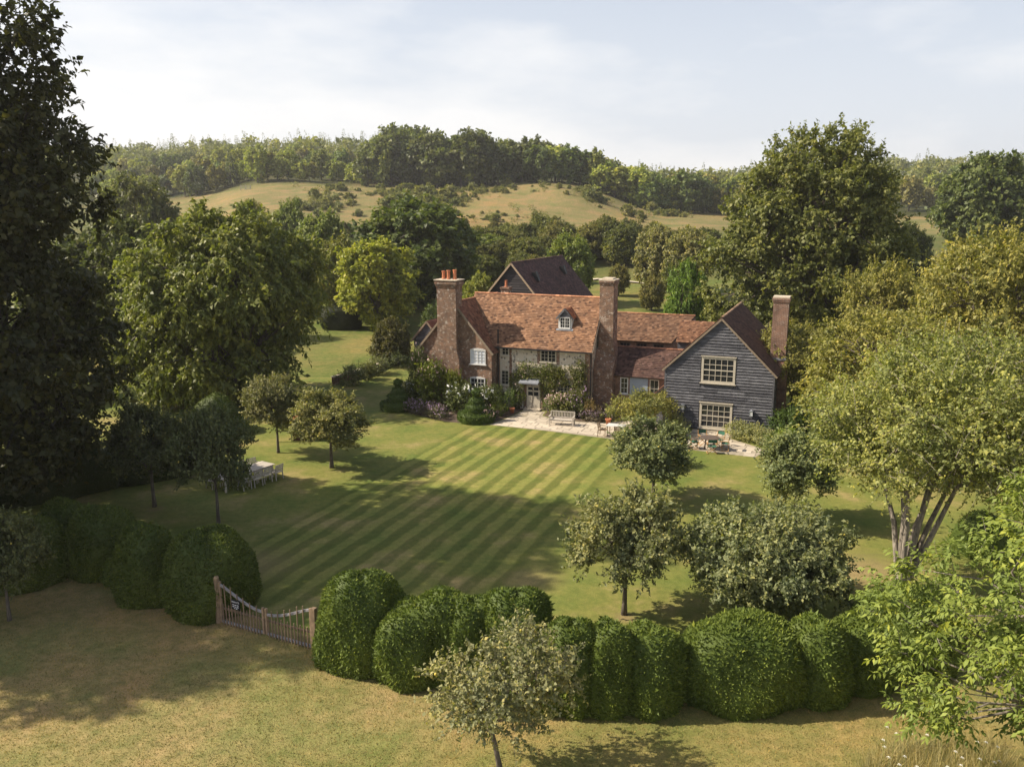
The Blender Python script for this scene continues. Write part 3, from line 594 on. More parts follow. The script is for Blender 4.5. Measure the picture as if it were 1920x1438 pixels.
# --- middle-distance trees: a few real crowns reused at their own size, turn and colour
def midtree(seed, ells, n, dmin, leaf, rc, h, shoots=18, lps=13, **kw):
    g = np.random.default_rng(seed); cl = clump_points(g, ells, n, dmin, 0.5)
    V, _ = crown_leaves(g, cl, rc, shoots, 0.95, lps, leaf * 1.15, leaf * .78, np.array([0, 0, h * .42]), **kw)
    return skeleton(g, cl, h, h * .024, .15, .85), leaves_mesh('crown', V)
MID = {'oak': midtree(81, [(0, 0, 6, 5, 5, 4.6), (1, 0, 8, 3.6, 3.6, 3.6), (-2, 1, 5, 3.4, 3.4, 3)], 120, .95, .36, 1.15, 12),
       'ash': midtree(82, [(0, 0, 6.5, 4.6, 4.6, 5), (1.5, 0, 5, 3.6, 3.6, 3.2), (-1.2, .8, 8.5, 3, 3, 3)], 105, 1.05, .34, 1.15, 12, up=-.05, ldroop=.4, sag=.1),
       'round': midtree(83, [(0, 0, 5.8, 5, 5, 5.2)], 110, 1.0, .36, 1.2, 12, up=.1),
       'tall': midtree(84, [(0, 0, 6.5, 3.2, 3.2, 5.4), (.4, 0, 9, 2.4, 2.4, 2.9)], 90, .95, .33, 1.05, 12, up=.3),
       'shrub': midtree(85, [(0, 0, 4.6, 5, 5, 5.4), (2, 0, 3.4, 4, 4, 3.6), (-2.4, 0, 3.4, 3.6, 4, 3.6)], 130, 1.0, .30, 1.2, 9, up=.3)}
def mid(kind, u, vtop, y, wpx, col, label, name='broadleaf_tree', rz=None, group=None, cat='tree', wreal=10.4, hreal=12.3):
    x = D(u, vtop, y)[0]; z0 = float(hgt(x, y)); ztop = D(u, vtop, y)[2]; h = max(ztop - z0, 0.8); w = wpx / pxm(y, z0)
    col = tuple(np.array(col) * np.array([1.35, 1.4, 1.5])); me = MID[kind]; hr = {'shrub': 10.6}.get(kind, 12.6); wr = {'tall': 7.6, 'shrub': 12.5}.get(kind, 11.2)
    return plant(name, label, cat, (x, y, z0 - .05), me[0], me[1], col, G0.random() * 6.28 if rz is None else rz, (w / wr, w / wr, h / hr), group)
DG, MG, OL, YL, BR = (0.062, 0.082, 0.026), (0.105, 0.125, 0.034), (0.135, 0.130, 0.038), (0.20, 0.195, 0.035), (0.10, 0.20, 0.03)
for a in [
    ('round', 245, 312, 138, 150, (0.075, 0.080, 0.024), 'big dark domed tree below the far wood, right of the towering tree'),
    ('ash', 225, 395, 84, 175, (0.070, 0.080, 0.022), 'dark layered tree between the towering tree and the weeping tree'),
    ('ash', 352, 398, 92, 120, (0.20, 0.19, 0.028), 'yellow green tree peeping out left of the weeping tree top'),
    ('ash', 705, 440, 97, 175, (0.185, 0.19, 0.034), 'bright yellow green ash tree left of the big brick chimney'),
    ('oak', 775, 354, 113, 245, (0.066, 0.082, 0.026), 'big dark green oak above the bright ash, left of the house'),
    ('oak', 600, 388, 122, 120, (0.115, 0.135, 0.038), 'green tree filling the gap between weeping tree and dark oak'),
    ('round', 545, 364, 150, 75, MG, 'small round tree above the weeping tree at the foot of the field'),
    ('round', 468, 366, 160, 62, OL, 'small olive tree showing over the weeping tree crown'),
    ('oak', 640, 430, 104, 110, (0.125, 0.125, 0.038), 'olive tree just right of the weeping tree'),
    ('ash', 897, 505, 90, 80, (0.14, 0.15, 0.036), 'low leafy tree between the big chimney and the dark roofed barn'),
    ('oak', 1068, 428, 116, 100, (0.115, 0.135, 0.036), 'rounded green tree at the right end of the dark roofed barn'),
    ('tall', 1165, 436, 150, 56, (0.155, 0.16, 0.04), 'light green tree in the hedgerow above the right chimney'),
    ('round', 985, 440, 140, 78, (0.10, 0.105, 0.03), 'olive tree above the dark barn roof ridge'),
    ('oak', 915, 432, 146, 90, MG, 'green tree in the hedgerow right of the dark oak'),
    ('ash', 1232, 414, 128, 84, (0.165, 0.155, 0.07), 'loose grey green tree left of the great lime'),
    ('ash', 1292, 420, 122, 100, (0.155, 0.145, 0.062), 'taller grey green tree touching the great lime'),
    ('shrub', 1292, 488, 90, 92, (0.088, 0.135, 0.026), 'vivid green bush at the foot of the great lime'),
    ('round', 1868, 272, 158, 190, (0.078, 0.095, 0.034), 'large dark tree at the right edge under the skyline'),
    ('oak', 1712, 408, 130, 78, (0.06, 0.07, 0.026), 'dark tree right of the great lime below the small golden field'),
    ('oak', 1640, 470, 118, 110, (0.11, 0.115, 0.034), 'tree half hidden behind the right side of the lime'),
    ('oak', 130, 420, 88, 190, (0.06, 0.07, 0.022), 'dark tree deep in shade directly behind the towering tree'),
    ('oak', 30, 560, 66, 210, (0.075, 0.088, 0.026), 'leafy tree in the far left shade behind the towering tree'),
    ('shrub', 90, 690, 62, 150, (0.16, 0.17, 0.05), 'sunlit shrub glimpsed through the towering tree'),
    ('oak', 300, 470, 108, 120, MG, 'green tree filling the gap above the weeping tree shoulder'),
    ('ash', 560, 440, 108, 130, (0.14, 0.14, 0.036), 'olive tree directly behind the weeping tree'),
    ('shrub', 830, 560, 92, 90, (0.065, 0.085, 0.026), 'dark shrub behind the left gable of the cottage')]:
    mid(*a)
for u, vt, vb, w, lab in [(1160, 490, 556, 38, 'small orchard tree left on the grass behind the rear range'), (1222, 512, 584, 46, 'small orchard tree right on the grass behind the rear range')]:
    q = T(u, vb); me = MID['round']; s = w / pxm(q[1], q[2]) / 10.8; h = (D(u, vt, q[1])[2] - q[2]) / 12.6
    plant('orchard_tree', lab, 'tree', q - np.array([0, 0, .05]), me[0], me[1], (0.155, 0.145, 0.05), u, (s, s, h), 'orchard trees behind the house')

def near(u, cuts):
    for c_, w_ in cuts:
        if u < c_: return w_
    return cuts[-1][1]
def tone(c):
    b_ = float(c[1]); return 'dark green' if b_ < .08 else 'mid green' if b_ < .12 else 'olive' if c[0] > c[1] * .95 and b_ < .16 else 'light green'
# hedgerow and valley scrub in front of the hill
g = np.random.default_rng(91); k = 0
for i in range(150):
    u = g.uniform(150, 1330); y = g.uniform(118, 205)
    x = (u - 960) / 1584 * y * 1.0; zb = float(hgt(x, y))
    if 985 < u < 1290 and y > 166: continue
    if 1085 < u < 1270 and y < 150: continue
    if u > 1290: continue
    s = g.uniform(.28, .62) * (1.0 if y < 165 else .7)
    me = MID[('shrub', 'round', 'oak')[i % 3]]; c0 = [(0.10, 0.105, 0.034), (0.075, 0.088, 0.03), (0.14, 0.135, 0.045), (0.115, 0.13, 0.04)][i % 4]
    plant('hedgerow_shrub', '%s hedgerow shrub in the valley, %s' % (tone(c0), near(u, [(330, 'left of the weeping tree'), (620, 'behind the weeping tree'), (860, 'behind the ash and the dark oak'), (1110, 'behind the dark roofed barn'), (9999, 'left of the great lime')])), 'shrub', (x, y, zb - .1), me[0], me[1], c0, g.random() * 6, (s, s, s * g.uniform(.8, 1.15)), 'hedgerow shrubs in the valley'); k += 1
for i in range(46):                                                 # the hedgerow band that closes off the golden field
    u = 860 + 470 * (i + g.random()) / 46; y = g.uniform(150, 170); x = (u - 960) / 1584 * y; s = g.uniform(.34, .68); me = MID[('round', 'oak', 'ash', 'shrub')[i % 4]]; c0 = [(0.13, 0.135, 0.05), (0.10, 0.115, 0.042), (0.17, 0.165, 0.06), (0.15, 0.16, 0.05)][int(g.integers(4))]
    plant('hedgerow_shrub', '%s hedgerow shrub below the golden field, %s' % (tone(c0), near(u, [(950, 'left of the dark roofed barn'), (1040, 'above the dark barn ridge'), (1130, 'right of the dark roofed barn'), (1230, 'above the orchard trees'), (9999, 'beside the great lime')])), 'shrub', (x, y, float(hgt(x, y)) - .1), me[0], me[1], c0, g.random() * 6, (s, s, s * g.uniform(.75, 1.1)), 'hedgerow shrubs in the valley')
# scrub bushes on the golden slope
SCRV = crown_leaves(g, clump_points(g, [(0, 0, .8, 1.1, 1.1, .9)], 14, .4, .4), .55, 12, .8, 8, .30, .22, np.array([0, 0, .2]), up=.4, form=1.2)[0]; SCR = leaves_mesh('scrub', SCRV)
cc = [(g.uniform(790, 1270), g.uniform(228, 290)) for _ in range(26)] + [(g.uniform(590, 830), g.uniform(228, 286)) for _ in range(16)]
Vs = []
for i in range(700):
    cu, cy = cc[int(g.integers(len(cc)))]; left = cu < 830
    u = cu + g.normal() * (26 if left else 22); y = float(np.clip(cy + g.normal() * 6, 214, 294)); x = (u - 960) / 1584 * y
    if 1000 < u and y < 226: continue
    s = float(np.clip(g.lognormal(-.45, .45), .25, 1.9)) * (1.45 if left else 1.0); hz = g.uniform(.6, 1.1)
    if i < 280:
        o = link('scrub_bush', SCR, None, [(0.15, 0.16, 0.06), (0.18, 0.18, 0.07), (0.13, 0.145, 0.06)][i % 3]); o.location = (x, y, float(hgt(x, y)) - .15); o.scale = (s, s, s * hz); o.rotation_euler = (0, 0, g.random() * 6)
        tag(o, '%s scrub bush on the dry hill slope, %s' % ('large' if s > 1.1 else 'small' if s < .6 else 'middling', near(u, [(830, 'above the dark oak'), (980, 'above the cottage ridge'), (1110, 'above the dark roofed barn'), (9999, 'above the right cottage chimney')])), 'bush', 'scrub bushes on the hill slope')
    else:
        a_ = g.random() * 6.28; M_ = np.array([[math.cos(a_), math.sin(a_), 0], [-math.sin(a_), math.cos(a_), 0], [0, 0, hz]])
        Vs.append((SCRV[::13] @ M_) * s * .8 + np.array([x, y, float(hgt(x, y)) - .1]))
tag(link('scrub', leaves_mesh('scrub', np.concatenate(Vs)), None, (0.16, 0.165, 0.065)), 'small scrub and bracken tufts spread over the hill slope', 'scrub', None, 'stuff')

# woods on the hills
def fartree(seed, kind):
    g = np.random.default_rng(seed)
    if kind == 'con':
        n = 900; z = g.random(n) ** 1.25 * 15 + .8; a = g.random(n) * 6.283; r = (1 - z / 16.5) * 3.3 * (.55 + .45 * g.random(n))
        P = np.stack([r * np.cos(a), r * np.sin(a), z], 1); d = unit(np.stack([np.cos(a), np.sin(a), -.25 + 0 * a], 1) + g.normal(size=(n, 3)) * .35); V = leaf_quads(g, P, d, .3 + .95 * (1 - z / 16.5), .2 + .4 * (1 - z / 16.5), .6, .5)
    else:
        e = {'a': [(0, 0, 8, 5, 5, 6), (1.5, 0, 10.5, 3.6, 3.6, 4)], 'b': [(0, 0, 8, 4.4, 4.6, 7)], 'c': [(0, 0, 7, 5.6, 5.4, 5.4), (-2, 0, 9.5, 3.4, 3.4, 3.8)]}[kind]
        cl = clump_points(g, e, 46, 1.5, .62); V, _ = crown_leaves(g, cl, 1.6, 12, .75, 6, .85, .72, np.array([0, 0, 4.]), up=.2, form=1.8, upn=.2)
    return V
def far_mesh(V, g):
    tr = MB().tube([(0, 0, -.8), (.1, 0, 4), (0, .1, 9)], [.35, .26, .12], 5); n = len(V)
    Vv = np.concatenate([V.reshape(-1, 3), np.array(tr.v)]); q = [f for f in tr.f if len(f) == 4]
    Q = np.concatenate([np.arange(n * 4).reshape(n, 4), np.array(q) + n * 4]); mi = np.concatenate([np.zeros(n), np.ones(len(q))])
    return np_mesh('far_tree', Vv, Q, [LEAF, BARK], None, mi)
FV = [fartree(101, 'a'), fartree(102, 'b'), fartree(103, 'c'), fartree(104, 'con'), fartree(105, 'a'), fartree(106, 'con')]
FM = [far_mesh(v, g) for v in FV]
TONES = [(0.115, 0.125, 0.036), (0.06, 0.075, 0.028), (0.15, 0.165, 0.042), (0.125, 0.115, 0.04), (0.09, 0.115, 0.04), (0.185, 0.19, 0.05)]
def far(kind, x, y, s, h, col, name, label, group):
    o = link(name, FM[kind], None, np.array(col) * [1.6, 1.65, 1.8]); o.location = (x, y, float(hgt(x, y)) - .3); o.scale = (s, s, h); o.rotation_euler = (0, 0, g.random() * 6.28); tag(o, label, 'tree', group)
cnt = 0
for i in range(105):                                                # the near wood along the brow, centre and right
    u = 690 + 760 * (i + g.random()) / 105; row = i % 3; y = 298 + row * 16 + g.random() * 10; x = (u - 960) / 1584 * y
    dark = u < 1010; hh = np.interp(u, [690, 740, 900, 1040, 1150, 1300, 1450], [.95, 1.22, 1.12, .92, .86, .80, .80]) * g.uniform(.85, 1.12)
    kd = int(g.choice([0, 1, 2, 4, 3], p=[.25, .3, .2, .1, .15])) if dark else int(g.choice([0, 1, 2, 4]))
    c0 = np.array([(0.055, 0.068, 0.026), (0.075, 0.085, 0.03), (0.095, 0.105, 0.034)][int(g.integers(3))] if dark else TONES[int(g.integers(6))]) * g.uniform(.7, 1.25)
    if kd == 3: c0 = np.array((0.036, 0.046, 0.024)); hh *= 1.05
    far(kd, x, y, hh * g.uniform(.85, 1.4), hh * g.uniform(.85, 1.12), c0, 'woodland_tree', '%s %s in the brow wood, %s' % (tone(c0), 'conifer' if kd in (3, 5) else 'broadleaf tree', near(u, [(800, 'above the big dark oak'), (930, 'above the left cottage chimney'), (1110, 'above the dark roofed barn'), (1250, 'above the right cottage chimney'), (9999, 'just left of the great lime')])), 'trees in the wood along the brow')
for i in range(110):                                                # front of the left hill wood
    u = 170 + 540 * (i + g.random()) / 110; y = 302 + (i % 4) * 36 + g.random() * 26; x = (u - 960) / 1584 * y; s = g.uniform(.4, .82)
    kd = int(g.choice([0, 1, 2, 4]))
    far(kd, x, y, s, s * g.uniform(.85, 1.1), (c1 := np.array(TONES[int(g.integers(6))]) * g.uniform(.7, 1.3)), 'hillside_tree', '%s %s tree on the left hillside, %s' % (tone(c1), 'big' if s > .62 else 'small', near(u, [(260, 'beside the towering dark tree'), (360, 'above the big domed tree'), (480, 'behind the three dark conifers'), (600, 'above the weeping tree'), (9999, 'left of the brow wood')])), 'trees on the lower left hillside')
for u, v, h, lab in [(437, 350, .82, 'dark conical conifer standing out on the left hillside'), (386, 325, .72, 'dark blunt conifer left of the tall one on the left hillside'), (362, 342, .55, 'small dark conifer leftmost on the hillside')]:
    y = 318.; x = (u - 960) / 1584 * y; far(3, x, y, h * 1.15, h, (0.038, 0.048, 0.024), 'conifer_tree', lab, 'dark conifers on the left hillside')
for i in range(60):                                                 # front of the right hill
    u = 1300 + 660 * (i + g.random()) / 60; y = 330 + (i % 3) * 45 + g.random() * 30; x = (u - 960) / 1584 * y; s = g.uniform(.6, .95)
    far(int(g.choice([0, 1, 2, 4])), x, y, s, s, (c1 := np.array(TONES[int(g.integers(6))]) * g.uniform(.85, 1.1)), 'valley_tree', '%s tree on the right hillside, %s' % (tone(c1), near(u, [(1430, 'left of the great lime'), (1680, 'behind the great lime'), (1790, 'above the small golden field'), (9999, 'behind the large dark tree at the right edge')])), 'trees on the lower right hillside')
def wood_mass(name, label, u0, u1, y0, y1, n, seed, con):
    g = np.random.default_rng(seed); Vs = []; Rs = []
    low = [v[g.choice(len(v), 160 if i not in (3, 5) else 150, replace=False)] for i, v in enumerate(FV)]
    for i in range(n):
        u = g.uniform(u0, u1); f = g.random() ** .8; y = y0 + (y1 - y0) * f; x = (u - 960) / 1584 * y
        k = int(g.choice([3, 5])) if g.random() < con * f else int(g.choice([0, 1, 2, 4]))
        v = low[k].copy(); c = v[:, 0:1, :]; v = c + (v - c) * (2.0 if k not in (3, 5) else 1.6); a = g.random() * 6.28; s = g.uniform(.5, 1.05) if k not in (3, 5) else g.uniform(.7, 1.1)
        M = np.array([[math.cos(a), math.sin(a), 0], [-math.sin(a), math.cos(a), 0], [0, 0, 1]])
        v = (v @ M) * s * (1 if k not in (3, 5) else np.array([1.0, 1.0, 1.18])) + np.array([x, y, float(hgt(x, y))]); Vs.append(v)
        Rs.append(np.clip((g.uniform(0., 1.) if k not in (3, 5) else g.uniform(0, .12)) + g.normal(size=len(v)) * .08, 0, 1))
    o = link(name, leaves_mesh(name, np.concatenate(Vs), None, np.concatenate(Rs)), None, (0.165, 0.178, 0.070)); tag(o, label, 'wood', None, 'stuff')
wood_mass('far_wood', 'far mixed wood covering the left hill up to the skyline', 60, 1010, 400, 870, 760, 111, .9)
wood_mass('far_wood', 'far wood covering the right hill up to the skyline', 1000, 2100, 380, 720, 460, 112, .3)

# ------------------------------------------------------------------ clipped yew and shrubs
def surf_sample(g, V, Q, n):
    a, b, c, d = V[Q[:, 0]], V[Q[:, 1]], V[Q[:, 2]], V[Q[:, 3]]; N = np.cross(c - a, d - b); ar = np.linalg.norm(N, axis=1) / 2; N = unit(N)
    k = g.choice(len(Q), n, p=ar / ar.sum()); s, t = g.random((n, 1)), g.random((n, 1))
    return (a[k] * (1 - s) + b[k] * s) * (1 - t) + (d[k] * (1 - s) + c[k] * s) * t, N[k]
def yew_mesh(seed, rx, ry, h, p=3.2, dens=230, lump=0.07, prof=None, L=0.115, W_=0.045, nth=40, nz=16):
    g = np.random.default_rng(seed); th = np.linspace(0, 2 * math.pi, nth, endpoint=False); ph = g.random(6) * 6.28
    if prof is None:
        f = np.sin(np.linspace(0, math.pi / 2, nz)); rho = np.maximum((1 - f ** p), 0) ** (1 / p); rho[0] *= .9; rho[1] *= .95; rho[-1] = .02; prof = np.stack([rho, f * h], 1)
    nz = len(prof); A, I = np.meshgrid(th, np.arange(nz)); rho = prof[I, 0]; z = prof[I, 1]
    k = 1 + lump * (np.sin(3 * A + ph[0] + z) + .7 * np.sin(5 * A + ph[1] - z * 1.7) + .5 * np.sin(8 * A + ph[2] + z * 3)) * (rho > .05)
    V = np.stack([rx * rho * k * np.cos(A), ry * rho * k * np.sin(A), z * (1 + lump * .5 * np.sin(2 * A + ph[3])) - .03], -1).reshape(-1, 3)
    Q = np.array([[i * nth + j, i * nth + (j + 1) % nth, (i + 1) * nth + (j + 1) % nth, (i + 1) * nth + j] for i in range(nz - 1) for j in range(nth)])
    a, b, c, d = (V[Q[:, q]] for q in range(4)); area = np.linalg.norm(np.cross(c - a, d - b), axis=1).sum() / 2
    n = int(area * dens); P, N = surf_sample(g, V, Q, n)
    dd = unit(N * .75 + rdir(g, n) * .6 + np.array([0, 0, .25])); sz = (.7 + .7 * g.random(n)) * np.where(g.random(n) < .02, 1.5, 1)
    Lv = leaf_quads(g, P - N * .03, dd, L * sz, W_ * sz, .3, .7, N * .6)
    VV = np.concatenate([V, Lv.reshape(-1, 3)]); QQ = np.concatenate([Q, np.arange(n * 4).reshape(n, 4) + len(V)])
    rn = np.concatenate([np.full(len(Q), .05), np.clip(g.normal(.42, .32, n), 0, 1)])
    return np_mesh('yew', VV, QQ, YEW, rn)
YC = (0.112, 0.150, 0.032)
def yew(label, uL, uR, vt, vb, seed, name='yew_mound', deep=0.9, col=YC, p=2.8, ymin=None, wide=1.06, cat='hedge', dens=430, group='clipped yew mounds of the garden hedge', lump=.065):
    uc = (uL + uR) / 2; g0 = G(uc, vb); r = (uR - uL) / 2 / pxm(g0[1]) * wide; ry = r * deep; yc = g0[1] + ry * .75; k = yc / g0[1]
    xc = g0[0] * k; h = D(uc, vt, yc - ry * .1)[2]; r *= k
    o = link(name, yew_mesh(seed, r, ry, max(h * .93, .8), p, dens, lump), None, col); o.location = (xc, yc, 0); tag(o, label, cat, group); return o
for i, a in enumerate([
    ('broad yew mound right of the gate, end of the front hedge', 603, 765, 1063, 1268),
    ('light green yew mound second from the gate', 718, 835, 1127, 1290),
    ('low rounded yew mound third from the gate', 782, 880, 1104, 1285),
    ('yew mound fourth from the gate behind the foreground apple tree', 845, 930, 1112, 1292),
    ('taller yew mound directly above the foreground apple tree', 912, 1022, 1098, 1300),
    ('dark yew mound behind the right side of the foreground apple tree', 945, 1075, 1180, 1335),
    ('yew mound left of three narrow ones in the front hedge', 1025, 1115, 1153, 1342),
    ('yew mound in the middle of three narrow ones in the front hedge', 1100, 1180, 1158, 1346),
    ('yew mound right of three narrow ones in the front hedge', 1162, 1266, 1168, 1344),
    ('biggest loaf shaped yew mound in the front hedge', 1280, 1492, 1156, 1340),
    ('yew mound right beside the biggest loaf shaped one', 1470, 1575, 1154, 1328),
    ('shaded yew mound behind the tips of the walnut', 1540, 1660, 1158, 1304),
    ('long yew bank rising right behind the walnut leaves', 1600, 1780, 1104, 1270)]):
    yew(*a, seed=200 + i, deep=(.8 if i in (9,) else .9 if i else .75), p=(3.3 if i else 2.7), wide=(1.06, 1.35, 1.45, 1.45, 1.35, 1.25, 1.3, 1.35, 1.3, 1.15, 1.25, 1.2, 1.1)[i])
for i, a in enumerate([
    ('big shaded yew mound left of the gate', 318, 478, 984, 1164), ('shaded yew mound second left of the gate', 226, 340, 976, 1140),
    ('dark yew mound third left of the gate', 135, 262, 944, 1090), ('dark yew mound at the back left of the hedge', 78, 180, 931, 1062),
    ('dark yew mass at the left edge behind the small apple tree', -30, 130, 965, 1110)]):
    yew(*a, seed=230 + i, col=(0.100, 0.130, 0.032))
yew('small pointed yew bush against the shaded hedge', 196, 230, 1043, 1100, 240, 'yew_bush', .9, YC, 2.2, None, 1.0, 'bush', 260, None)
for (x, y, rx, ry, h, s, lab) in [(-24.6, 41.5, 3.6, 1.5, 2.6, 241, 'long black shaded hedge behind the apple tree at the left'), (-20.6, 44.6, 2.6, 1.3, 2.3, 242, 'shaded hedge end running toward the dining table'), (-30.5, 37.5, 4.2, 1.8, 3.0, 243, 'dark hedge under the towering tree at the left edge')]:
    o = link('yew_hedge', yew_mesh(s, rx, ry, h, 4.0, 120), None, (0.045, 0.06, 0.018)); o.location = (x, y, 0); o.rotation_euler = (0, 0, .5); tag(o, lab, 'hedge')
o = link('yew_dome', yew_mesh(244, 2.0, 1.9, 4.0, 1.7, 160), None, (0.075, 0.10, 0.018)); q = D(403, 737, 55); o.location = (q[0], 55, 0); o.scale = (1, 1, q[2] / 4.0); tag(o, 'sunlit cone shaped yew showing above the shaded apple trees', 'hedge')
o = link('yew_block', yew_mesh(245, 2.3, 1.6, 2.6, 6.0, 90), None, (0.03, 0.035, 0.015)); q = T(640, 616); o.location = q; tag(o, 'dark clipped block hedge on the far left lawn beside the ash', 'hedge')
o = link('yew_mound', yew_mesh(246, 1.3, 1.3, 1.7, 3, 120), None, YC); q = G(1845, 1035); o.location = (q[0], q[1], 0); tag(o, 'dark yew ball in the shade right of the hawthorn stems', 'hedge')
def tier_prof():
    return np.array([(.95, 0), (1.0, .12), (1.0, .42), (.96, .5), (.56, .54), (.58, .62), (.58, .86), (.52, .94), (.36, .97), (.38, 1.04), (.36, 1.22), (.28, 1.3), (.16, 1.34), (.14, 1.42), (.23, 1.52), (.25, 1.64), (.2, 1.76), (.03, 1.84)])
for u, v, s, lab in [(745, 772, 1.28, 'tiered yew topiary standing clear of the flower bed, left'), (892, 794, 1.28, 'tiered yew topiary at the paving end of the flower bed'), (1492, 842, .9, 'pale green tiered topiary right of the barn')]:
    q = G(u, v); o = link('topiary', yew_mesh(int(u), 1.05, 1.05, 1, 3, 330, .03, tier_prof(), .09, .04, 30), None, (0.066, 0.10, 0.02)); o.location = (q[0], q[1] + .8, 0); o.scale = (s, s, s * 1.02); tag(o, lab, 'topiary')

def bushmesh(seed, ells, n, leaf, rc, shoots=14, lps=10, up=.4, aspect=.5, **kw):
    g = np.random.default_rng(seed); cl = clump_points(g, ells, n, .3, .3); V, tp = crown_leaves(g, cl, rc, shoots, .9, lps, leaf, leaf * aspect, np.array([0, 0, .1]), up=up, **kw)
    V = V[V[:, :, 2].min(1) > -.02]; return leaves_mesh('foliage', V), V
def flowers(g, V, n, r, mat, hi=True):
    z = V[:, 0, 2]; idx = g.choice(np.where(z > np.quantile(z, .62))[0] if hi else len(V), n); P = V[idx, 2] + g.normal(size=(n, 3)) * .04; d = rdir(g, n)
    Q = np.concatenate([leaf_quads(g, P, d, r * 2, r * 1.6, 1.2, .5), leaf_quads(g, P, rdir(g, n), r * 2, r * 1.6, 1.2, .5)]); return leaves_mesh('blossom', Q, mat)
BM = {'round': bushmesh(301, [(0, 0, .5, .6, .6, .45)], 26, .085, .3), 'wide': bushmesh(302, [(0, 0, .35, .9, .55, .35)], 30, .075, .28), 'spire': bushmesh(303, [(0, 0, .35, .55, .5, .3)], 22, .10, .3, up=1.3, aspect=.28), 'tall': bushmesh(304, [(0, 0, .8, .6, .55, .8)], 34, .09, .34)}
BF = {}
def bush(kind, loc, sc, col, label, fl=None, name='garden_shrub', rz=0.0, group=None, cat='shrub'):
    me, V = BM[kind]; t = thing(name, label, cat, loc, rz, group); t.scale = sc; link('foliage', me, t, col)
    if fl:
        key = (kind,) + fl[:1]
        if key not in BF: BF[key] = flowers(np.random.default_rng(len(BF)), V, *fl[1:])
        link('blossom', BF[key], t)
    return t

# ------------------------------------------------------------------ buildings
def PL2(u, v, t):
    d = ray(u, v); cm = np.array([0, 0, CAM_H]); k = (t - (cm - HO) @ E2) / (d @ E2); P = cm + d * k; q = P - HO; return np.array([q @ E1, q @ E2, P[2]])
def tiles(mb, eL, eR, rR, rL, gauge=0.15, tw=0.20, seed=0, sag=0.03):
    rn = random.Random(seed); eL, eR, rR, rL = (Vector(p) for p in (eL, eR, rR, rL)); up = ((rL - eL) + (rR - eR)) / 2; nr = max(2, int(up.length / gauge)); N = (eR - eL).cross(up).normalized()
    if N.z < 0: N = -N
    for i in range(nr):
        a = i / nr; a2 = min(1.0, (i + 1.5) / nr); l0, r0, l1, r1 = eL.lerp(rL, a), eR.lerp(rR, a), eL.lerp(rL, a2), eR.lerp(rR, a2)
        n = max(1, int((r0 - l0).length / tw)); off = 0.5 * (i % 2)
        for j in range(n + 1):
            x0 = max(0, (j - off) / n); x1 = min(1, (j + 1 - off) / n)
            if x1 - x0 < .2 / n: continue
            g_ = .004 / max((r0 - l0).length, .1); w = sag * abs(math.sin(x0 * 7 + seed)) * math.sin(a * 3.1) ; lf = .042 + rn.uniform(-.006, .012) + w
            A, B, Cc, Dd = l0.lerp(r0, x0 + g_), l0.lerp(r0, x1 - g_), l1.lerp(r1, x1 - g_), l1.lerp(r1, x0 + g_); y = rn.uniform(-.008, .008); A = A + up.normalized() * y; B = B + up.normalized() * y
            k = min(1, max(0, rn.gauss(.48, .32)))
            mb.add([A + N * lf, B + N * lf, Cc + N * (.008 + w), Dd + N * (.008 + w), A + N * (lf - .036), B + N * (lf - .036)], [(0, 1, 2, 3), (4, 5, 1, 0)], 0, k)
    return mb
def slope(parent, eL, eR, rR, rL, col, seed, name='roof_tiles', deck=True, gauge=.15, tw=.20):
    o = tiles(MB(), eL, eR, rR, rL, gauge, tw, seed).build(name, TILE, parent, col); tag(o, kind='stuff')
    if deck:
        e = Vector(eL); N = (Vector(eR) - e).cross(Vector(rL) - e).normalized(); N = N if N.z > 0 else -N
        P = [Vector(q) - N * .012 for q in (eL, eR, rR, rL)] + [Vector(q) - N * .07 for q in (eL, eR, rR, rL)]
        MB().add(P, [(0, 1, 2, 3), (7, 6, 5, 4), (0, 4, 5, 1), (1, 5, 6, 2), (2, 6, 7, 3), (3, 7, 4, 0)]).build('roof_deck', DARKW, parent)
def ridge(parent, a, b, col, r=.13, n=None):
    a, b = Vector(a), Vector(b); n = n or int((b - a).length / .32); mb = MB(); d = (b - a).normalized(); sd = d.cross(Vector((0, 0, 1))).normalized()
    for i in range(n):
        p, q = a.lerp(b, i / n), a.lerp(b, (i + .97) / n); k = random.random(); V = []
        for c_ in (p, q):
            for ang in (-1.15, -.6, 0, .6, 1.15): V.append(c_ + sd * math.sin(ang) * r + Vector((0, 0, math.cos(ang) * r - r * .55)))
        mb.add(V, [(j, j + 1, j + 6, j + 5) for j in range(4)], 0, k)
    tag(mb.build('ridge_tiles', TILE, parent, col), kind='stuff')
_pane = MB().box((0, 0, 0), (1, 1, 1)).mesh('pane', GLASS)
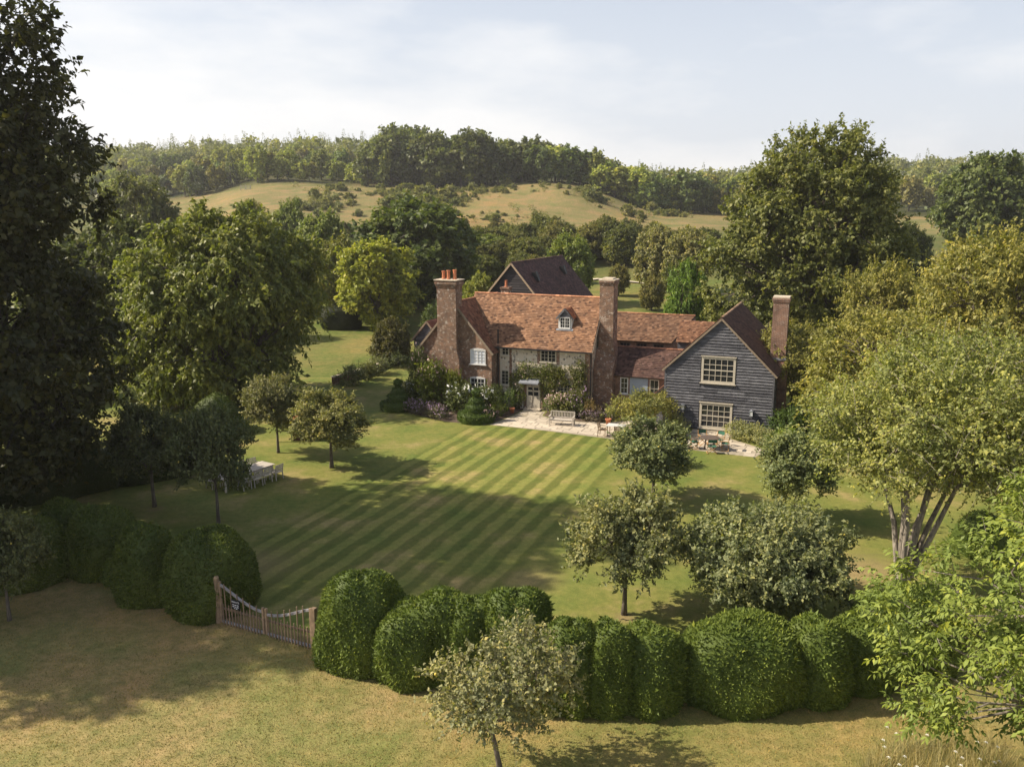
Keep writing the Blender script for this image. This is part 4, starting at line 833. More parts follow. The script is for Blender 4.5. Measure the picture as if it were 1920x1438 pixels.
def window(parent, s0, s1, z0, z1, t, cols, rows, mat=CREAM, fr=.07, bar=.022, mull=(), mid=False, sill=True, curtain=False, proud=.06, arch=0.0, name='window'):
    mb = MB(); w, h = s1 - s0, z1 - z0; y0, y1 = t - proud, t + .02; yc, d = (y0 + y1) / 2, y1 - y0
    mb.box(((s0 + s1) / 2, yc, z0 + fr / 2), (w, d, fr)).box(((s0 + s1) / 2, yc, z1 - fr / 2), (w, d, fr))
    for s_ in (s0 + fr / 2, s1 - fr / 2): mb.box((s_, yc + .001, (z0 + z1) / 2), (fr, d - .004, h - fr * 2))
    if arch:
        mb.prism([(s0 - .02, z1 + .002), (s1 + .02, z1 + .002), (s1 - w * .2, z1 + arch * .75), ((s0 + s1) / 2, z1 + arch), (s0 + w * .2, z1 + arch * .75)], y0 + .004, y1)
    W_ = mb.build(name, mat, parent); gb = MB(); gw, gh = w - 2 * fr, h - 2 * fr
    for c_ in range(1, cols):
        b_ = bar * (2.6 if c_ in mull else 1); gb.box((s0 + fr + gw * c_ / cols, t - proud * .55, (z0 + z1) / 2), (b_, .03, gh))
    for r_ in range(1, rows):
        b_ = bar * (2.2 if mid and r_ * 2 == rows else 1); gb.box(((s0 + s1) / 2, t - proud * .55 - .002, z0 + fr + gh * r_ / rows), (gw, .028, b_))
    if gb.v: gb.build('glazing_bars', mat, W_)
    for c_ in range(cols):
        for r_ in range(rows):
            o = link('pane', _pane, W_); o.location = (s0 + fr + gw * (c_ + .5) / cols, t - .012 + .002 * random.random(), z0 + fr + gh * (r_ + .5) / rows)
            o.scale = (gw / cols - bar * .5, .006, gh / rows - bar * .5); o.rotation_euler = (random.uniform(-.01, .01), 0, random.uniform(-.015, .015))
    if sill: MB().box(((s0 + s1) / 2, t - proud * .5 - .03, z0 - .03), (w + .14, proud + .1, .055)).build('sill', mat, W_)
    if curtain:
        cm = MB(); n = 14
        for a_, b_ in ((s0 + fr, (s0 + s1) / 2 - .01), ((s0 + s1) / 2 + .01, s1 - fr)):
            X = np.linspace(a_, b_, n); yy = t - .022 + .006 * np.sin(np.arange(n) * 2.1)
            cm.add([(x, y, z0 + fr) for x, y in zip(X, yy)] + [(x, y, z1 - fr) for x, y in zip(X, yy)], [(i, i + 1, i + 1 + n, i + n) for i in range(n - 1)])
        cm.build('curtain', CURTAIN, W_)
    return W_
def verge(parent, a, b, w=.16, d=.05, mat=VERGE): MB().bar(a, b, d, w).build('bargeboard', mat, parent)
BRDV = [(-.5, -.035, -.5), (.5, -.035, -.5), (.5, .06, -.5), (-.5, .06, -.5), (-.5, .038, .55), (.5, .038, .55), (.5, .06, .55), (-.5, .06, .55)]
_brd = MB().add(BRDV, [(0, 1, 5, 4), (3, 7, 6, 2), (0, 4, 7, 3), (1, 2, 6, 5), (4, 5, 6, 7), (0, 3, 2, 1)]).mesh('weatherboard', BOARD)
TARRED = mat_plain('black_tarred_board', (0.035, 0.030, 0.032), .8, .3, 4, objvar=.35)
_brdk = _brd.copy(); _brdk.materials[0] = TARRED
def boards(parent, t, z0, z1, ext, hit, holes=(), seed=1, mat=None):
    rn = random.Random(seed); n = int((z1 - z0) / hit)
    for i in range(n):
        z = z0 + i * hit; a, b = ext(z + hit * .95)
        if b - a < .12: continue
        cuts = [(a, b)]
        for (h0, h1, hz0, hz1) in holes:
            if z + hit > hz0 + .01 and z < hz1 - .01:
                nc = []
                for (p, q) in cuts:
                    if h0 > p + .02: nc.append((p, min(q, h0)))
                    if h1 < q - .02: nc.append((max(p, h1), q))
                    if h1 <= p or h0 >= q: pass
                cuts = nc
        for (p, q) in cuts:
            seg = [p]
            while q - seg[-1] > 3.2: seg.append(seg[-1] + rn.uniform(1.6, 3.0))
            if q - seg[-1] < .3 and len(seg) > 1: seg.pop()
            seg.append(q)
            for x0, x1 in zip(seg, seg[1:]):
                o = link('weatherboard', mat or _brd, parent); o.location = ((x0 + x1) / 2, t - .06 + rn.uniform(-.004, .004), z + hit / 2 + rn.uniform(-.004, .004)); o.scale = (x1 - x0 - .004, 1, hit); o.rotation_euler = (0, rn.uniform(-.002, .002), 0)
ROT = -A22
ORANGE, RUST, BROWN, PLUM = (0.212, 0.112, 0.062), (0.36, 0.145, 0.07), (0.205, 0.095, 0.058), (0.098, 0.046, 0.040)

# --- the flint and brick cottage
ct = thing('cottage', 'old flint and brick cottage with orange clay tiled roof and two tall chimneys', 'house', HO, ROT)
MB().prism([(0, -.1), (6, -.1), (6, 4.95), (3, 8.28), (0, 4.95)], -5.5, 4.4, 'x').build('wall', FLINT, ct)
MB().prism([(-9.1, -.1), (-3.0, -.1), (-3.0, 4.42), (-6.05, 7.93), (-9.1, 4.42)], -1.0, 7.2, 'y').build('wing_wall', BRICK, ct)
qn = MB()
qn.box((4.24, .18, 2.45), (.40, .44, 4.9)).box((-2.86, -.02, 2.4), (.24, .10, 4.8))
for (a, b, z0, z1) in [(.30, .53, 3.6, 4.85), (1.82, 2.05, 3.6, 4.85), (1.62, 1.80, 1.2, 2.35), (3.06, 3.24, 1.2, 2.35), (-.80, -.56, 0, 2.2), (.60, .84, 0, 2.2), (-1.95, -1.76, 1.6, 4.8)]: qn.box(((a + b) / 2, .0, (z0 + z1) / 2), (b - a, .06, z1 - z0))
qn.box((.72, -.001, 2.55), (4.9, .05, .16)).build('brick_dressing', BRICK, ct)
slope(ct, (-5.9, -.32, 4.70), (4.62, -.32, 4.70), (4.55, 3.0, 8.42), (-6.15, 3.0, 8.42), ORANGE, 1)
slope(ct, (4.62, 6.32, 4.70), (-5.9, 6.32, 4.70), (-6.15, 3.0, 8.42), (4.55, 3.0, 8.42), ORANGE, 2, gauge=.25, tw=.4)
slope(ct, (-2.78, -1.14, 4.26), (-2.78, 7.3, 4.26), (-6.05, 7.3, 8.06), (-6.05, -1.14, 8.06), (0.225, 0.095, 0.05), 3)
slope(ct, (-9.32, 7.3, 4.26), (-9.32, -1.14, 4.26), (-6.05, -1.14, 8.06), (-6.05, 7.3, 8.06), (0.225, 0.095, 0.05), 4)
ridge(ct, (-6.15, 3.0, 8.44), (4.56, 3.0, 8.42), (0.42, 0.19, 0.10)); ridge(ct, (-6.05, -1.15, 8.08), (-6.05, 7.3, 8.06), (0.34, 0.15, 0.08))
verge(ct, (-2.82, -1.17, 4.20), (-6.05, -1.17, 7.98)); verge(ct, (-9.28, -1.17, 4.20), (-6.05, -1.17, 7.98)); verge(ct, (4.66, -.32, 4.62), (4.60, 3.0, 8.34), .12)
MB().box((.85, -.36, 4.66), (7.6, .09, .09)).build('gutter', IRON, ct)
window(ct, .55, 1.80, 3.74, 4.66, 0, 4, 3, mull=(2,)); window(ct, -2.60, -1.97, 4.03, 4.72, 0, 2, 2); window(ct, -2.64, -1.97, 1.75, 2.92, 0, 2, 4); window(ct, 1.82, 3.04, 1.33, 2.2, 0, 4, 3, mull=(2,))
window(ct, -4.76, -3.48, 3.40, 4.50, -1, 4, 4, WHITEP, mull=(2,), curtain=True, arch=.13); window(ct, -4.78, -3.54, 1.26, 2.34, -1, 4, 3, WHITEP, mull=(2,), arch=.10)
dr = MB().box((.02, -.03, .99), (1.05, .07, 1.74)).build('door', CREAM, ct)
for s_ in (-.22, .25):
    for z_ in (1.25, 1.63): o = link('pane', _pane, dr); o.location = (s_, -.067, z_); o.scale = (.36, .006, .30 if z_ < 1.5 else .22)
MB().box((.38, -.085, .95), (.04, .05, .12)).build('handle', IRON, dr)
MB().box((.02, -.25, .06), (1.3, .5, .14)).build('doorstep', STONE, ct)
cn = MB().prism([(-.75, 2.20), (.02, 2.42), (0.02, 2.30), (-.75, 2.10)], -.92, .62, 'x').build('door_canopy', LEAD, ct)
for s_ in (-.82, .52): MB().bar((s_, -.02, 1.75), (s_, -.62, 2.14), .05).build('bracket', CREAM, cn)
MB().tube([(-2.84, -.12, 0), (-2.84, -.12, 5.9), (-2.84, -.12, 6.0)], [.055, .055, .07], 8).build('soil_pipe', IRON, ct)
MB().tube([(4.5, -.10, 0), (4.5, -.10, 4.6)], [.045, .045], 8).build('downpipe', IRON, ct)
ch = MB().prism([(-7.85, -.1), (-5.42, -.1), (-5.48, 3.6), (-5.69, 4.5), (-5.69, 9.3), (-7.28, 9.3), (-7.28, 5.6), (-7.85, 4.0)], -1.5, -.42, 'y')
for k, z in enumerate((9.14, 9.28, 9.42)): ch.box((-6.485, -.96, z + .07), (1.66 + .10 * k, 1.16 + .10 * k, .14))
ch.box((-6.485, -.96, 9.62), (1.70, 1.2, .13)); co = ch.build('chimney', BRICK, ct)
MB().box((-6.485, -.96, 9.71), (1.92, 1.42, .07)).build('chimney_cap', CONC, co)
for s_, hh in ((-6.95, .62), (-6.48, .68), (-6.05, .72)): MB().lathe([(.15, 0), (.17, .05), (.13, .1), (.125, hh - .1), (.16, hh - .06), (.15, hh), (.10, hh)], 12, (s_, -.96 + .1 * math.sin(s_ * 9), 9.74)).build('chimney_pot', TERRA, co)
ch = MB().prism([(4.44, -.1), (5.98, -.1), (5.98, 3.4), (5.66, 5.2), (5.64, 9.5), (4.60, 9.5), (4.58, 5.2), (4.44, 3.4)], 1.55, 2.75, 'y').prism([(4.442, -.1), (5.93, -.1), (5.93, 3.3), (4.442, 3.3)], .75, 1.56, 'y')
ch.add([(4.442, .75, 3.3), (5.93, .75, 3.3), (5.93, 1.56, 3.3), (4.442, 1.56, 3.3), (4.442, 1.56, 4.8), (5.93, 1.56, 4.2)], [(0, 1, 5, 4), (1, 2, 5), (3, 0, 4)])
for k, z in enumerate((9.42, 9.54, 9.66)): ch.box((5.12, 2.15, z + .06), (1.08 + .09 * (k if k < 2 else .5), 1.24 + .09 * k, .12))
co = ch.build('chimney', BRICK, ct); MB().box((5.12, 2.15, 9.83), (1.22, 1.38, .09)).box((5.12, 2.15, 9.92), (.8, .9, .1)).build('chimney_cap', CONC, co)
q = PL2(949, 545, 5.0); ch = MB().box((q[0], 5.0, q[2] - .9), (.66, .66, 2.3)).box((q[0], 5.0, q[2] + .22), (.78, .78, .14)).build('chimney', BRICK, ct); MB().lathe([(.13, 0), (.15, .05), (.11, .1), (.1, .5), (.13, .55), (.09, .55)], 10, (q[0], 5.0, q[2] + .28)).build('chimney_pot', TERRA, ch)
# dormer
dm = MB().prism([(1.60, 6.05), (2.66, 6.05), (2.66, 7.06), (2.13, 7.62), (1.60, 7.06)], .98, 2.4, 'y').build('dormer', WHITEP, ct)
slope(dm, (1.46, 2.45, 6.94), (1.46, .86, 6.94), (2.13, .86, 7.70), (2.13, 2.45, 7.70), ORANGE, 7, 'dormer_tiles', True, .12, .17); slope(dm, (2.80, .86, 6.94), (2.80, 2.45, 6.94), (2.13, 2.45, 7.70), (2.13, .86, 7.70), RUST, 8, 'dormer_tiles', True, .12, .17)
for i in range(4):
    z = 7.06 + i * .135; hw = (7.62 - z - .09) * .95; o = link('weatherboard', _brd, dm); o.location = (2.13, .93, z + .068); o.scale = (max(.08, hw * 2), .8, .135)
window(ct, 1.74, 2.52, 6.22, 7.02, .96, 4, 3, WHITEP, .05, .02, (2,))
MB().bar((1.47, .84, 6.9), (2.13, .84, 7.66), .04, .12).build('bargeboard', BOARD, dm); MB().bar((2.79, .84, 6.9), (2.13, .84, 7.66), .04, .12).build('bargeboard', BOARD, dm)
MB().box((2.13, .90, 6.12), (1.3, .24, .04), Matrix.Rotation(.6, 3, 'X')).build('lead_apron', LEAD, dm)

# --- little boarded wing left of the cottage
lw = thing('side_wing', 'small weatherboarded gabled wing behind the left chimney of the cottage', 'building', W(0, 0), ROT)
MB().prism([(-11.0, -.1), (-8.6, -.1), (-8.6, 4.62), (-9.75, 6.02), (-11.0, 4.62)], 1.6, 5.6, 'y').build('wall', BRICK, lw)
boards(lw, 1.6, 4.1, 6.0, lambda z: (-11.0 + max(0, (z - 4.62) * .89), -8.6 - max(0, (z - 4.62) * .82)), .19, seed=3)
slope(lw, (-11.25, 5.7, 4.44), (-11.25, 1.45, 4.44), (-9.75, 1.45, 6.14), (-9.75, 5.7, 6.14), BROWN, 11); slope(lw, (-8.35, 1.45, 4.44), (-8.35, 5.7, 4.44), (-9.75, 5.7, 6.14), (-9.75, 1.45, 6.14), BROWN, 12)
verge(lw, (-11.2, 1.42, 4.42), (-9.75, 1.42, 6.08), .14); verge(lw, (-8.4, 1.42, 4.42), (-9.75, 1.42, 6.08), .14)

# --- low link between cottage and barn
lk = thing('link_building', 'low tiled link building between the right chimney and the boarded barn', 'building', W(0, 0), ROT)
MB().prism([(1.45, -.1), (4.6, -.1), (4.6, 3.0), (3.0, 4.66), (1.45, 3.0)], 4.42, 10.15, 'x').build('wall', BRICK2, lk)
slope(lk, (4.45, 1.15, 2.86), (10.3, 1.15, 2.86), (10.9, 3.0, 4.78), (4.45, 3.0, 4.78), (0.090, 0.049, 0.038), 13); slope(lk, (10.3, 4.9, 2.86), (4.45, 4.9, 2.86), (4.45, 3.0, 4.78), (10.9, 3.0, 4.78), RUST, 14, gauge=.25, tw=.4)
ridge(lk, (4.5, 3.0, 4.8), (10.9, 3.0, 4.8), (0.26, 0.12, 0.07))
window(lk, 6.35, 6.95, 1.5, 2.72, 1.45, 2, 3, WHITEP); MB().box((7.75, 1.42, 1.45), (1.35, .06, 2.6)).build('door_panel', BLUEDOOR, lk); window(lk, 8.55, 9.25, 1.35, 2.72, 1.45, 2, 2, CREAM)

# --- rear range behind
rr_ = thing('rear_range', 'long brown tiled outbuilding range behind the link building', 'building', W(0, 0), ROT)
MB().prism([(9.3, -.1), (12.9, -.1), (12.9, 4.4), (11.1, 6.22), (9.3, 4.4)], 1.6, 10.05, 'x').build('wall', BRICK2, rr_)
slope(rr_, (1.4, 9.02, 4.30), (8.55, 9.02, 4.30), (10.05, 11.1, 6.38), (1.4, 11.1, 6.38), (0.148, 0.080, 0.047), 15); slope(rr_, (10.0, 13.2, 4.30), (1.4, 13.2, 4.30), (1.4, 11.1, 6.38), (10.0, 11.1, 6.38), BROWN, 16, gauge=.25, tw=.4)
ridge(rr_, (1.4, 11.1, 6.4), (10.05, 11.1, 6.4), (0.28, 0.13, 0.07))
q0, q1 = PL2(1283, 601, 9.5), PL2(1340, 603, 9.5)
slope(rr_, (q0[0] - .3, 7.9, q0[2] - 1.55), (q1[0] + .3, 7.9, q0[2] - 1.55), (q1[0] + .3, 9.5, q0[2]), (q0[0] - .3, 9.5, q0[2]), (0.165, 0.083, 0.047), 17)
MB().prism([(8.1, -.1), (10.5, -.1), (10.5, q0[2] - 1.4), (9.5, q0[2] - .15), (8.1, q0[2] - 1.55)], q0[0] - .2, q1[0] + .2, 'x').build('wall', BOARD, rr_)
for s_ in (4.2, 5.6, 7.0): window(rr_, s_, s_ + .9, 3.5, 4.15, 9.3, 3, 2, DARKW, sill=False)

# --- boarded barn
bn = thing('boarded_barn', 'two storey barn clad in dark blue grey weatherboard with sash windows', 'barn', W(0, 0), ROT)
BT = -1.18; SL = (7.72 - 4.25) / (13.87 - 10.22)
MB().prism([(10.22, -.1), (17.42, -.1), (17.42, 4.25), (13.87, 7.62), (10.22, 4.25)], BT, 9.0, 'y').build('wall', BOARD, bn)
hol = [(12.60, 14.98, 3.22, 5.16), (12.60, 14.90, 0.05, 1.97)]
boards(bn, BT, .1, 7.66, lambda z: (10.24 + max(0, (z - 4.25) / SL), 17.40 - max(0, (z - 4.25) / ((7.72 - 4.25) / (17.42 - 13.87)))), .198, hol, 5)
for s_ in (10.22, 17.42): MB().box((s_, BT - .035, 2.1), (.12, .10, 4.3)).build('corner_post', BOARD, bn)
for (a, b, z0, z1) in ((12.66, 14.92, 3.32, 5.10), (12.66, 14.85, .15, 1.91)):
    wi = window(bn, a, b, z0, z1, BT - .05, 5, 4, CREAM, .15, .035, (), True, True, False, .06)
    MB().box(((a + b) / 2, BT - .12, z1 + .045), (b - a + .1, .10, .06)).build('drip_board', CREAM, wi)
MB().box((13.75, BT - .05, .03), (1.5, .08, .22)).build('plinth_board', CREAM, bn)
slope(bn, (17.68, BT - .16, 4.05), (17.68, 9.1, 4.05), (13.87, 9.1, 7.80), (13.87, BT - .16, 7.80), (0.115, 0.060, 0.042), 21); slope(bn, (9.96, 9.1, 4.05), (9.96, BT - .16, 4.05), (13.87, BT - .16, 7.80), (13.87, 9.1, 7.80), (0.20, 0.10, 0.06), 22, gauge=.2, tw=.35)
ridge(bn, (13.87, BT - .16, 7.82), (13.87, 9.1, 7.82), (0.24, 0.15, 0.09))
verge(bn, (17.62, BT - .19, 3.98), (13.87, BT - .19, 7.70), .13, .045); verge(bn, (10.02, BT - .19, 3.98), (13.87, BT - .19, 7.70), .13, .045)
MB().prism([(9.55, -.1), (10.22, -.1), (10.22, 2.75), (9.55, 2.2)], -.6, 1.5, 'y').build('lean_to', BOARD, bn); slope(bn, (9.35, 1.5, 2.08), (9.35, -.75, 2.08), (10.21, -.75, 2.86), (10.21, 1.5, 2.86), BROWN, 23, 'lean_to_tiles')
ch = MB().box((17.34, 2.4, 6.6), (1.02, 1.1, 4.6)).prism([(17.43, -.1), (18.0, -.1), (18.0, 4.1), (17.86, 4.5), (17.43, 4.5)], 1.6, 3.2, 'y').box((17.34, 2.4, 8.72), (1.12, 1.2, .12)).box((17.34, 2.4, 8.86), (1.18, 1.26, .14)); co = ch.build('chimney', BRICK2, bn)
MB().box((17.34, 2.4, 8.98), (1.1, 1.18, .1)).build('chimney_cap', CONC, co); MB().box((17.34, 2.4, 4.72), (1.12, 1.2, .16)).build('lead_flashing', LEAD, co)
q0 = PL2(1281, 762, BT - .1); q1 = PL2(1409, 774, BT - .1)
for q, lab in ((q0, 'glass wall lantern left of the lower barn window'), (q1, 'glass wall lantern right of the lower barn window')):
    l_ = thing('wall_lantern', lab, 'lamp', W(q[0], BT - .06, q[2] - .22), ROT)
    MB().box((0, -.02, .2), (.14, .03, .36)).build('back_plate', LEAD, l_); fr = MB()
    for a in (-.1, .1):
        for b in (-.26, -.06): fr.box((a, b, .2), (.018, .018, .32))
    fr.box((0, -.16, .03), (.24, .24, .03)).box((0, -.16, .37), (.25, .25, .03)).box((0, -.16, .42), (.16, .16, .07), None, 0, .5).build('frame', LEAD, l_)
    MB().box((0, -.16, .2), (.19, .19, .3)).build('glass', mat_plain('lantern_glass', (.55, .56, .56), .15, .05, 4, 0, .6), l_)

# --- dark roofed barn at the back
bb = thing('dark_roofed_barn', 'large barn with dark plum tiled roof rising behind the cottage ridge', 'barn', W(0, 0), ROT)
MB().prism([(-14.0, -.1), (-4.05, -.1), (-4.05, 3.9), (-9.02, 9.75), (-14.0, 3.9)], 18, 33, 'y').build('wall', TARRED, bb)
boards(bb, 18, 6.2, 9.7, lambda z: (-14.0 + max(0, (z - 3.9) * .851), -4.05 - max(0, (z - 3.9) * .85)), .24, seed=9, mat=_brdk)
slope(bb, (-3.75, 17.75, 3.7), (-3.75, 33.3, 3.7), (-9.02, 33.3, 9.95), (-9.02, 17.75, 9.95), PLUM, 31, gauge=.16, tw=.24); slope(bb, (-14.3, 33.3, 3.7), (-14.3, 17.75, 3.7), (-9.02, 17.75, 9.95), (-9.02, 33.3, 9.95), PLUM, 32, gauge=.3, tw=.5)
ridge(bb, (-9.02, 17.75, 9.97), (-9.02, 33.3, 9.97), (0.12, 0.06, 0.05))
OAKV = mat_plain('pale_oak_verge', (0.34, 0.25, 0.17), .8, .2, 5)
verge(bb, (-3.8, 17.7, 3.7), (-9.02, 17.7, 9.88), .17, .06, OAKV); verge(bb, (-14.25, 17.7, 3.7), (-9.02, 17.7, 9.88), .17, .06, OAKV)
for t_, f in ((20.6, .28), (29.5, .26)):
    s_ = -9.02 + 5.27 * f; z_ = 9.95 - 6.25 * f; MB().box((s_ + .05, t_, z_ + .25), (.5, .45, 1.0), Matrix.Rotation(-.35, 3, 'Y')).build('roof_cowl', IRON, bb)

# ------------------------------------------------------------------ paving, beds and garden furniture
def inside(p, poly):
    x, y = p; c = False; n = len(poly)
    for i in range(n):
        (x0, y0), (x1, y1) = poly[i], poly[(i + 1) % n]
        if (y0 > y) != (y1 > y) and x < (x1 - x0) * (y - y0) / (y1 - y0) + x0: c = not c
    return c
pat = [(-1.25, -5.55), (-1.0, -4.4), (-.65, -2.2), (-.6, -.35), (1.1, -.35), (1.3, -1.6), (2.2, -2.2), (4.4, -2.3), (6.1, -1.9), (8.0, -.4), (10.1, -.4), (10.2, -2.3), (12.2, -2.9), (12.3, -1.3), (15.0, -1.3), (15.1, -3.0), (17.6, -4.9), (17.0, -6.8), (13.2, -6.6), (7.5, -5.95), (3, -5.6)]
po = thing('patio', 'pale flagstone terrace along the house front', 'patio', HO, ROT); po['kind'] = 'structure'; del po['category'], po['label']
sheet('joint_bed', pat, 0.012, MORTAR, po, None)
rn = random.Random(5); t_ = -6.8; stones = {}
while t_ < -.3:
    h_ = rn.choice((.46, .6, .75)); s_ = -1.4 + rn.uniform(-.3, 0)
    while s_ < 17.8:
        w_ = rn.choice((.5, .7, .9, 1.1))
        cnr = [(s_ + a * w_, t_ + b * h_) for a in (.06, .94) for b in (.08, .92)]
        if all(inside(c_, pat) for c_ in cnr):
            key = (w_, h_)
            if key not in stones: stones[key] = MB().box((0, 0, 0), (w_ - .035, h_ - .035, .03), None, 0, .015).mesh('flagstone', STONE)
            o = link('flagstone', stones[key], po); o.location = (s_ + w_ / 2, t_ + h_ / 2, .018 + rn.uniform(-.002, .005)); o.rotation_euler = (rn.uniform(-.004, .004), rn.uniform(-.004, .004), rn.uniform(-.012, .012))
        s_ += w_
    t_ += h_
def lsheet(name, poly, z, mat): return sheet(name, [tuple(W(a, b)[:2]) for a, b in poly], z, mat)
lsheet('flower_bed', [(-10.5, -3.4), (-8.0, -4.6), (-4.5, -5.9), (-1.5, -5.7), (-1.1, -4.4), (-.75, -2.2), (-.7, .1), (-3, .1), (-3, -.95), (-9, -.95)], .014, SOIL)
lsheet('flower_bed', [(1.15, .1), (1.4, -1.55), (2.3, -2.1), (4.4, -2.25), (6.0, -1.85), (7.0, .6), (4.6, .7), (4.4, .1)], .014, SOIL)
SAGE, LAV, MIDG, FRESH = (0.16, 0.175, 0.10), (0.12, 0.105, 0.095), (0.085, 0.105, 0.035), (0.14, 0.17, 0.04)
def B(kind, s, t, sc, col, label, fl=None, **k):
    p = W(s, t); return bush(kind, (p[0], p[1], .01), sc, col, label, fl, rz=s * 7.3 + t, **k)
WF, PF, KF = ('w', 48, .055, FLW), ('p', 120, .04, FLP), ('k', 90, .045, FLPK)
# left bed
for s, t, kd, sc, c, lab, fl in [
    (-7.3, -2.3, 'tall', (2.1, 1.5, 2.15), (0.13, 0.155, 0.035), 'bright leafy shrub rose climbing in front of the big chimney', ('k2', 60, .05, FLPK)),
    (-5.7, -2.0, 'tall', (1.25, 1.0, 1.75), (0.16, 0.18, 0.03), 'yellow green magnolia like shrub right of the big chimney foot', None),
    (-8.9, -1.9, 'tall', (1.1, 1.0, 2.6), (0.08, 0.10, 0.035), 'dark climbing rose against the left end of the brick wing', ('k3', 40, .05, FLPK)),
    (-4.4, -3.2, 'round', (1.9, 1.4, 2.1), MIDG, 'white flowering hydrangea left of the paving topiary', WF),
    (-2.9, -3.0, 'round', (1.8, 1.4, 1.9), MIDG, 'white flowering hydrangea behind the paving topiary', WF),
    (-9.6, -2.0, 'round', (1.3, 1.2, 1.7), MIDG, 'pale flowered hydrangea at the far left of the bed', WF),
    (-8.2, -4.1, 'wide', (1.3, 1.1, 1.1), LAV, 'mauve flowering perennial clump at the lawn edge left of the bed', PF),
    (-6.7, -4.6, 'wide', (1.3, 1.1, 1.2), LAV, 'mauve perennial clump below the shrub rose', PF),
    (-5.5, -5.1, 'wide', (1.2, 1.1, 1.0), (0.10, 0.10, 0.06), 'dusky perennial clump left of the paving topiary foot', PF),
    (-2.1, -4.5, 'wide', (1.1, 1.1, 1.1), (0.14, 0.13, 0.08), 'pinkish perennial clump between topiary and terrace', KF),
    (-1.75, -2.8, 'spire', (1.3, 1.3, 1.3), FRESH, 'fresh green spiky perennial beside the terrace path', None),
    (-1.55, -1.2, 'spire', (1.2, 1.0, 1.9), (0.10, 0.14, 0.05), 'tall grey green perennial left of the front door', None),
    (-2.5, -1.1, 'tall', (.95, .8, 1.15), (0.07, 0.09, 0.03), 'dark shrub in the corner beside the soil pipe', None)]: B(kd, s, t, sc, c, lab, fl)
# right bed
for s, t, kd, sc, c, lab, fl in [
    (1.75, -1.0, 'spire', (1.1, 1.0, 1.7), (0.12, 0.15, 0.05), 'tall green perennial right of the front door', KF),
    (2.7, -1.3, 'round', (1.4, 1.1, 1.6), (0.13, 0.14, 0.05), 'flowering border plant directly behind the white bench', KF),
    (3.9, -1.2, 'round', (1.3, 1.2, 1.8), (0.10, 0.11, 0.04), 'leafy border shrub behind the right end of the bench', PF),
    (4.9, -1.3, 'spire', (1.2, 1.1, 1.6), (0.22, 0.16, 0.08), 'buff ornamental grass at the foot of the right chimney', None),
    (5.4, -1.9, 'wide', (1.1, .9, 1.0), LAV, 'mauve perennial right of the bench', PF),
    (6.3, -.9, 'wide', (1.2, .9, 1.1), (0.14, 0.15, 0.05), 'low green perennial at the corner of the right chimney', None)]: B(kd, s, t, sc, c, lab, fl)
# silver hedge along the barn foot and shrubs to its right
for s, t, sc, lab in [(11.3, -2.2, (1.25, 1.1, 1.5), 'silver green santolina clump left of the lower barn window'), (15.55, -2.5, (1.2, 1.4, 1.35), 'silver green santolina clump right of the lower barn window'), (16.6, -3.0, (1.2, 1.5, 1.35), 'silver green santolina clump in the middle of the barn foot hedge'), (17.4, -3.7, (1.1, 1.4, 1.2), 'silver green santolina clump at the barn corner')]: B('wide', s, t, sc, (0.25, 0.26, 0.14), lab)
for s, t, kd, sc, c, lab in [(18.4, -2.0, 'round', (1.6, 1.6, 1.9), (0.07, 0.11, 0.03), 'dark green shrub right of the barn corner'), (19.3, -.6, 'tall', (1.5, 1.5, 1.5), (0.06, 0.09, 0.028), 'dark shrub beside the barn chimney foot'), (18.6, -4.6, 'round', (1.4, 1.3, 1.3), (0.15, 0.2, 0.04), 'fresh green shrub behind the apple tree near the barn corner')]: B(kd, s, t, sc, c, lab)
# climbers on the front wall: leaf sprays tied in over the door and windows
def climber(label, boxes, n, col, seed):
    g = np.random.default_rng(seed); P = []; N = []
    for (s0, s1, z0, z1, wgt) in boxes:
        k = int(n * wgt); cx = g.uniform(s0, s1, 14); cz = g.uniform(z0, z1, 14); i = g.integers(0, 14, k)
        P.append(np.stack([np.clip(cx[i] + g.normal(size=k) * .22, s0 - .1, s1 + .1), -.06 - abs(g.normal(size=k)) * .14, np.clip(cz[i] + g.normal(size=k) * .2, .02, z1 + .25)], 1))
    P = np.concatenate(P); d = unit(rdir(g, len(P)) + np.array([0, -.5, -.2])); V = leaf_quads(g, P, d, .12 + .05 * g.random(len(P)), .075, .5, .6, np.array([0, -.6, 0]))
    t = thing('climbing_rose', label, 'climber', HO, ROT); link('foliage', leaves_mesh('foliage', V), t, col); mb = MB()
    for (s0, s1, z0, z1, wgt) in boxes:
        for q in range(3): a = g.uniform(s0, s1); mb.tube([(a, -.07, 0), (a + g.normal() * .15, -.09, z1 * .4), (np.clip(a + g.normal() * .4, s0, s1), -.08, z1 * .95)], [.025, .02, .008], 5)
    mb.build('stem', BARK, t); link('blossom', flowers(g, V, 60, .05, FLPK, False), t)
climber('climbing rose trained over the front door and up to the upper window sill', [(-1.75, -.72, .9, 3.5, .32), (-1.2, 1.6, 2.5, 3.5, .30), (.75, 1.6, .9, 2.6, .16), (-1.7, -1.0, .1, 1.4, .1)], 4200, (0.115, 0.135, 0.038), 401)
climber('climbing rose around the lower right window up to the flint wall top', [(1.6, 4.2, 2.35, 3.5, .36), (3.15, 4.3, .6, 3.9, .36), (1.5, 1.85, .6, 2.4, .1), (2.0, 3.0, .3, 1.2, .14)], 4200, (0.12, 0.13, 0.04), 402)
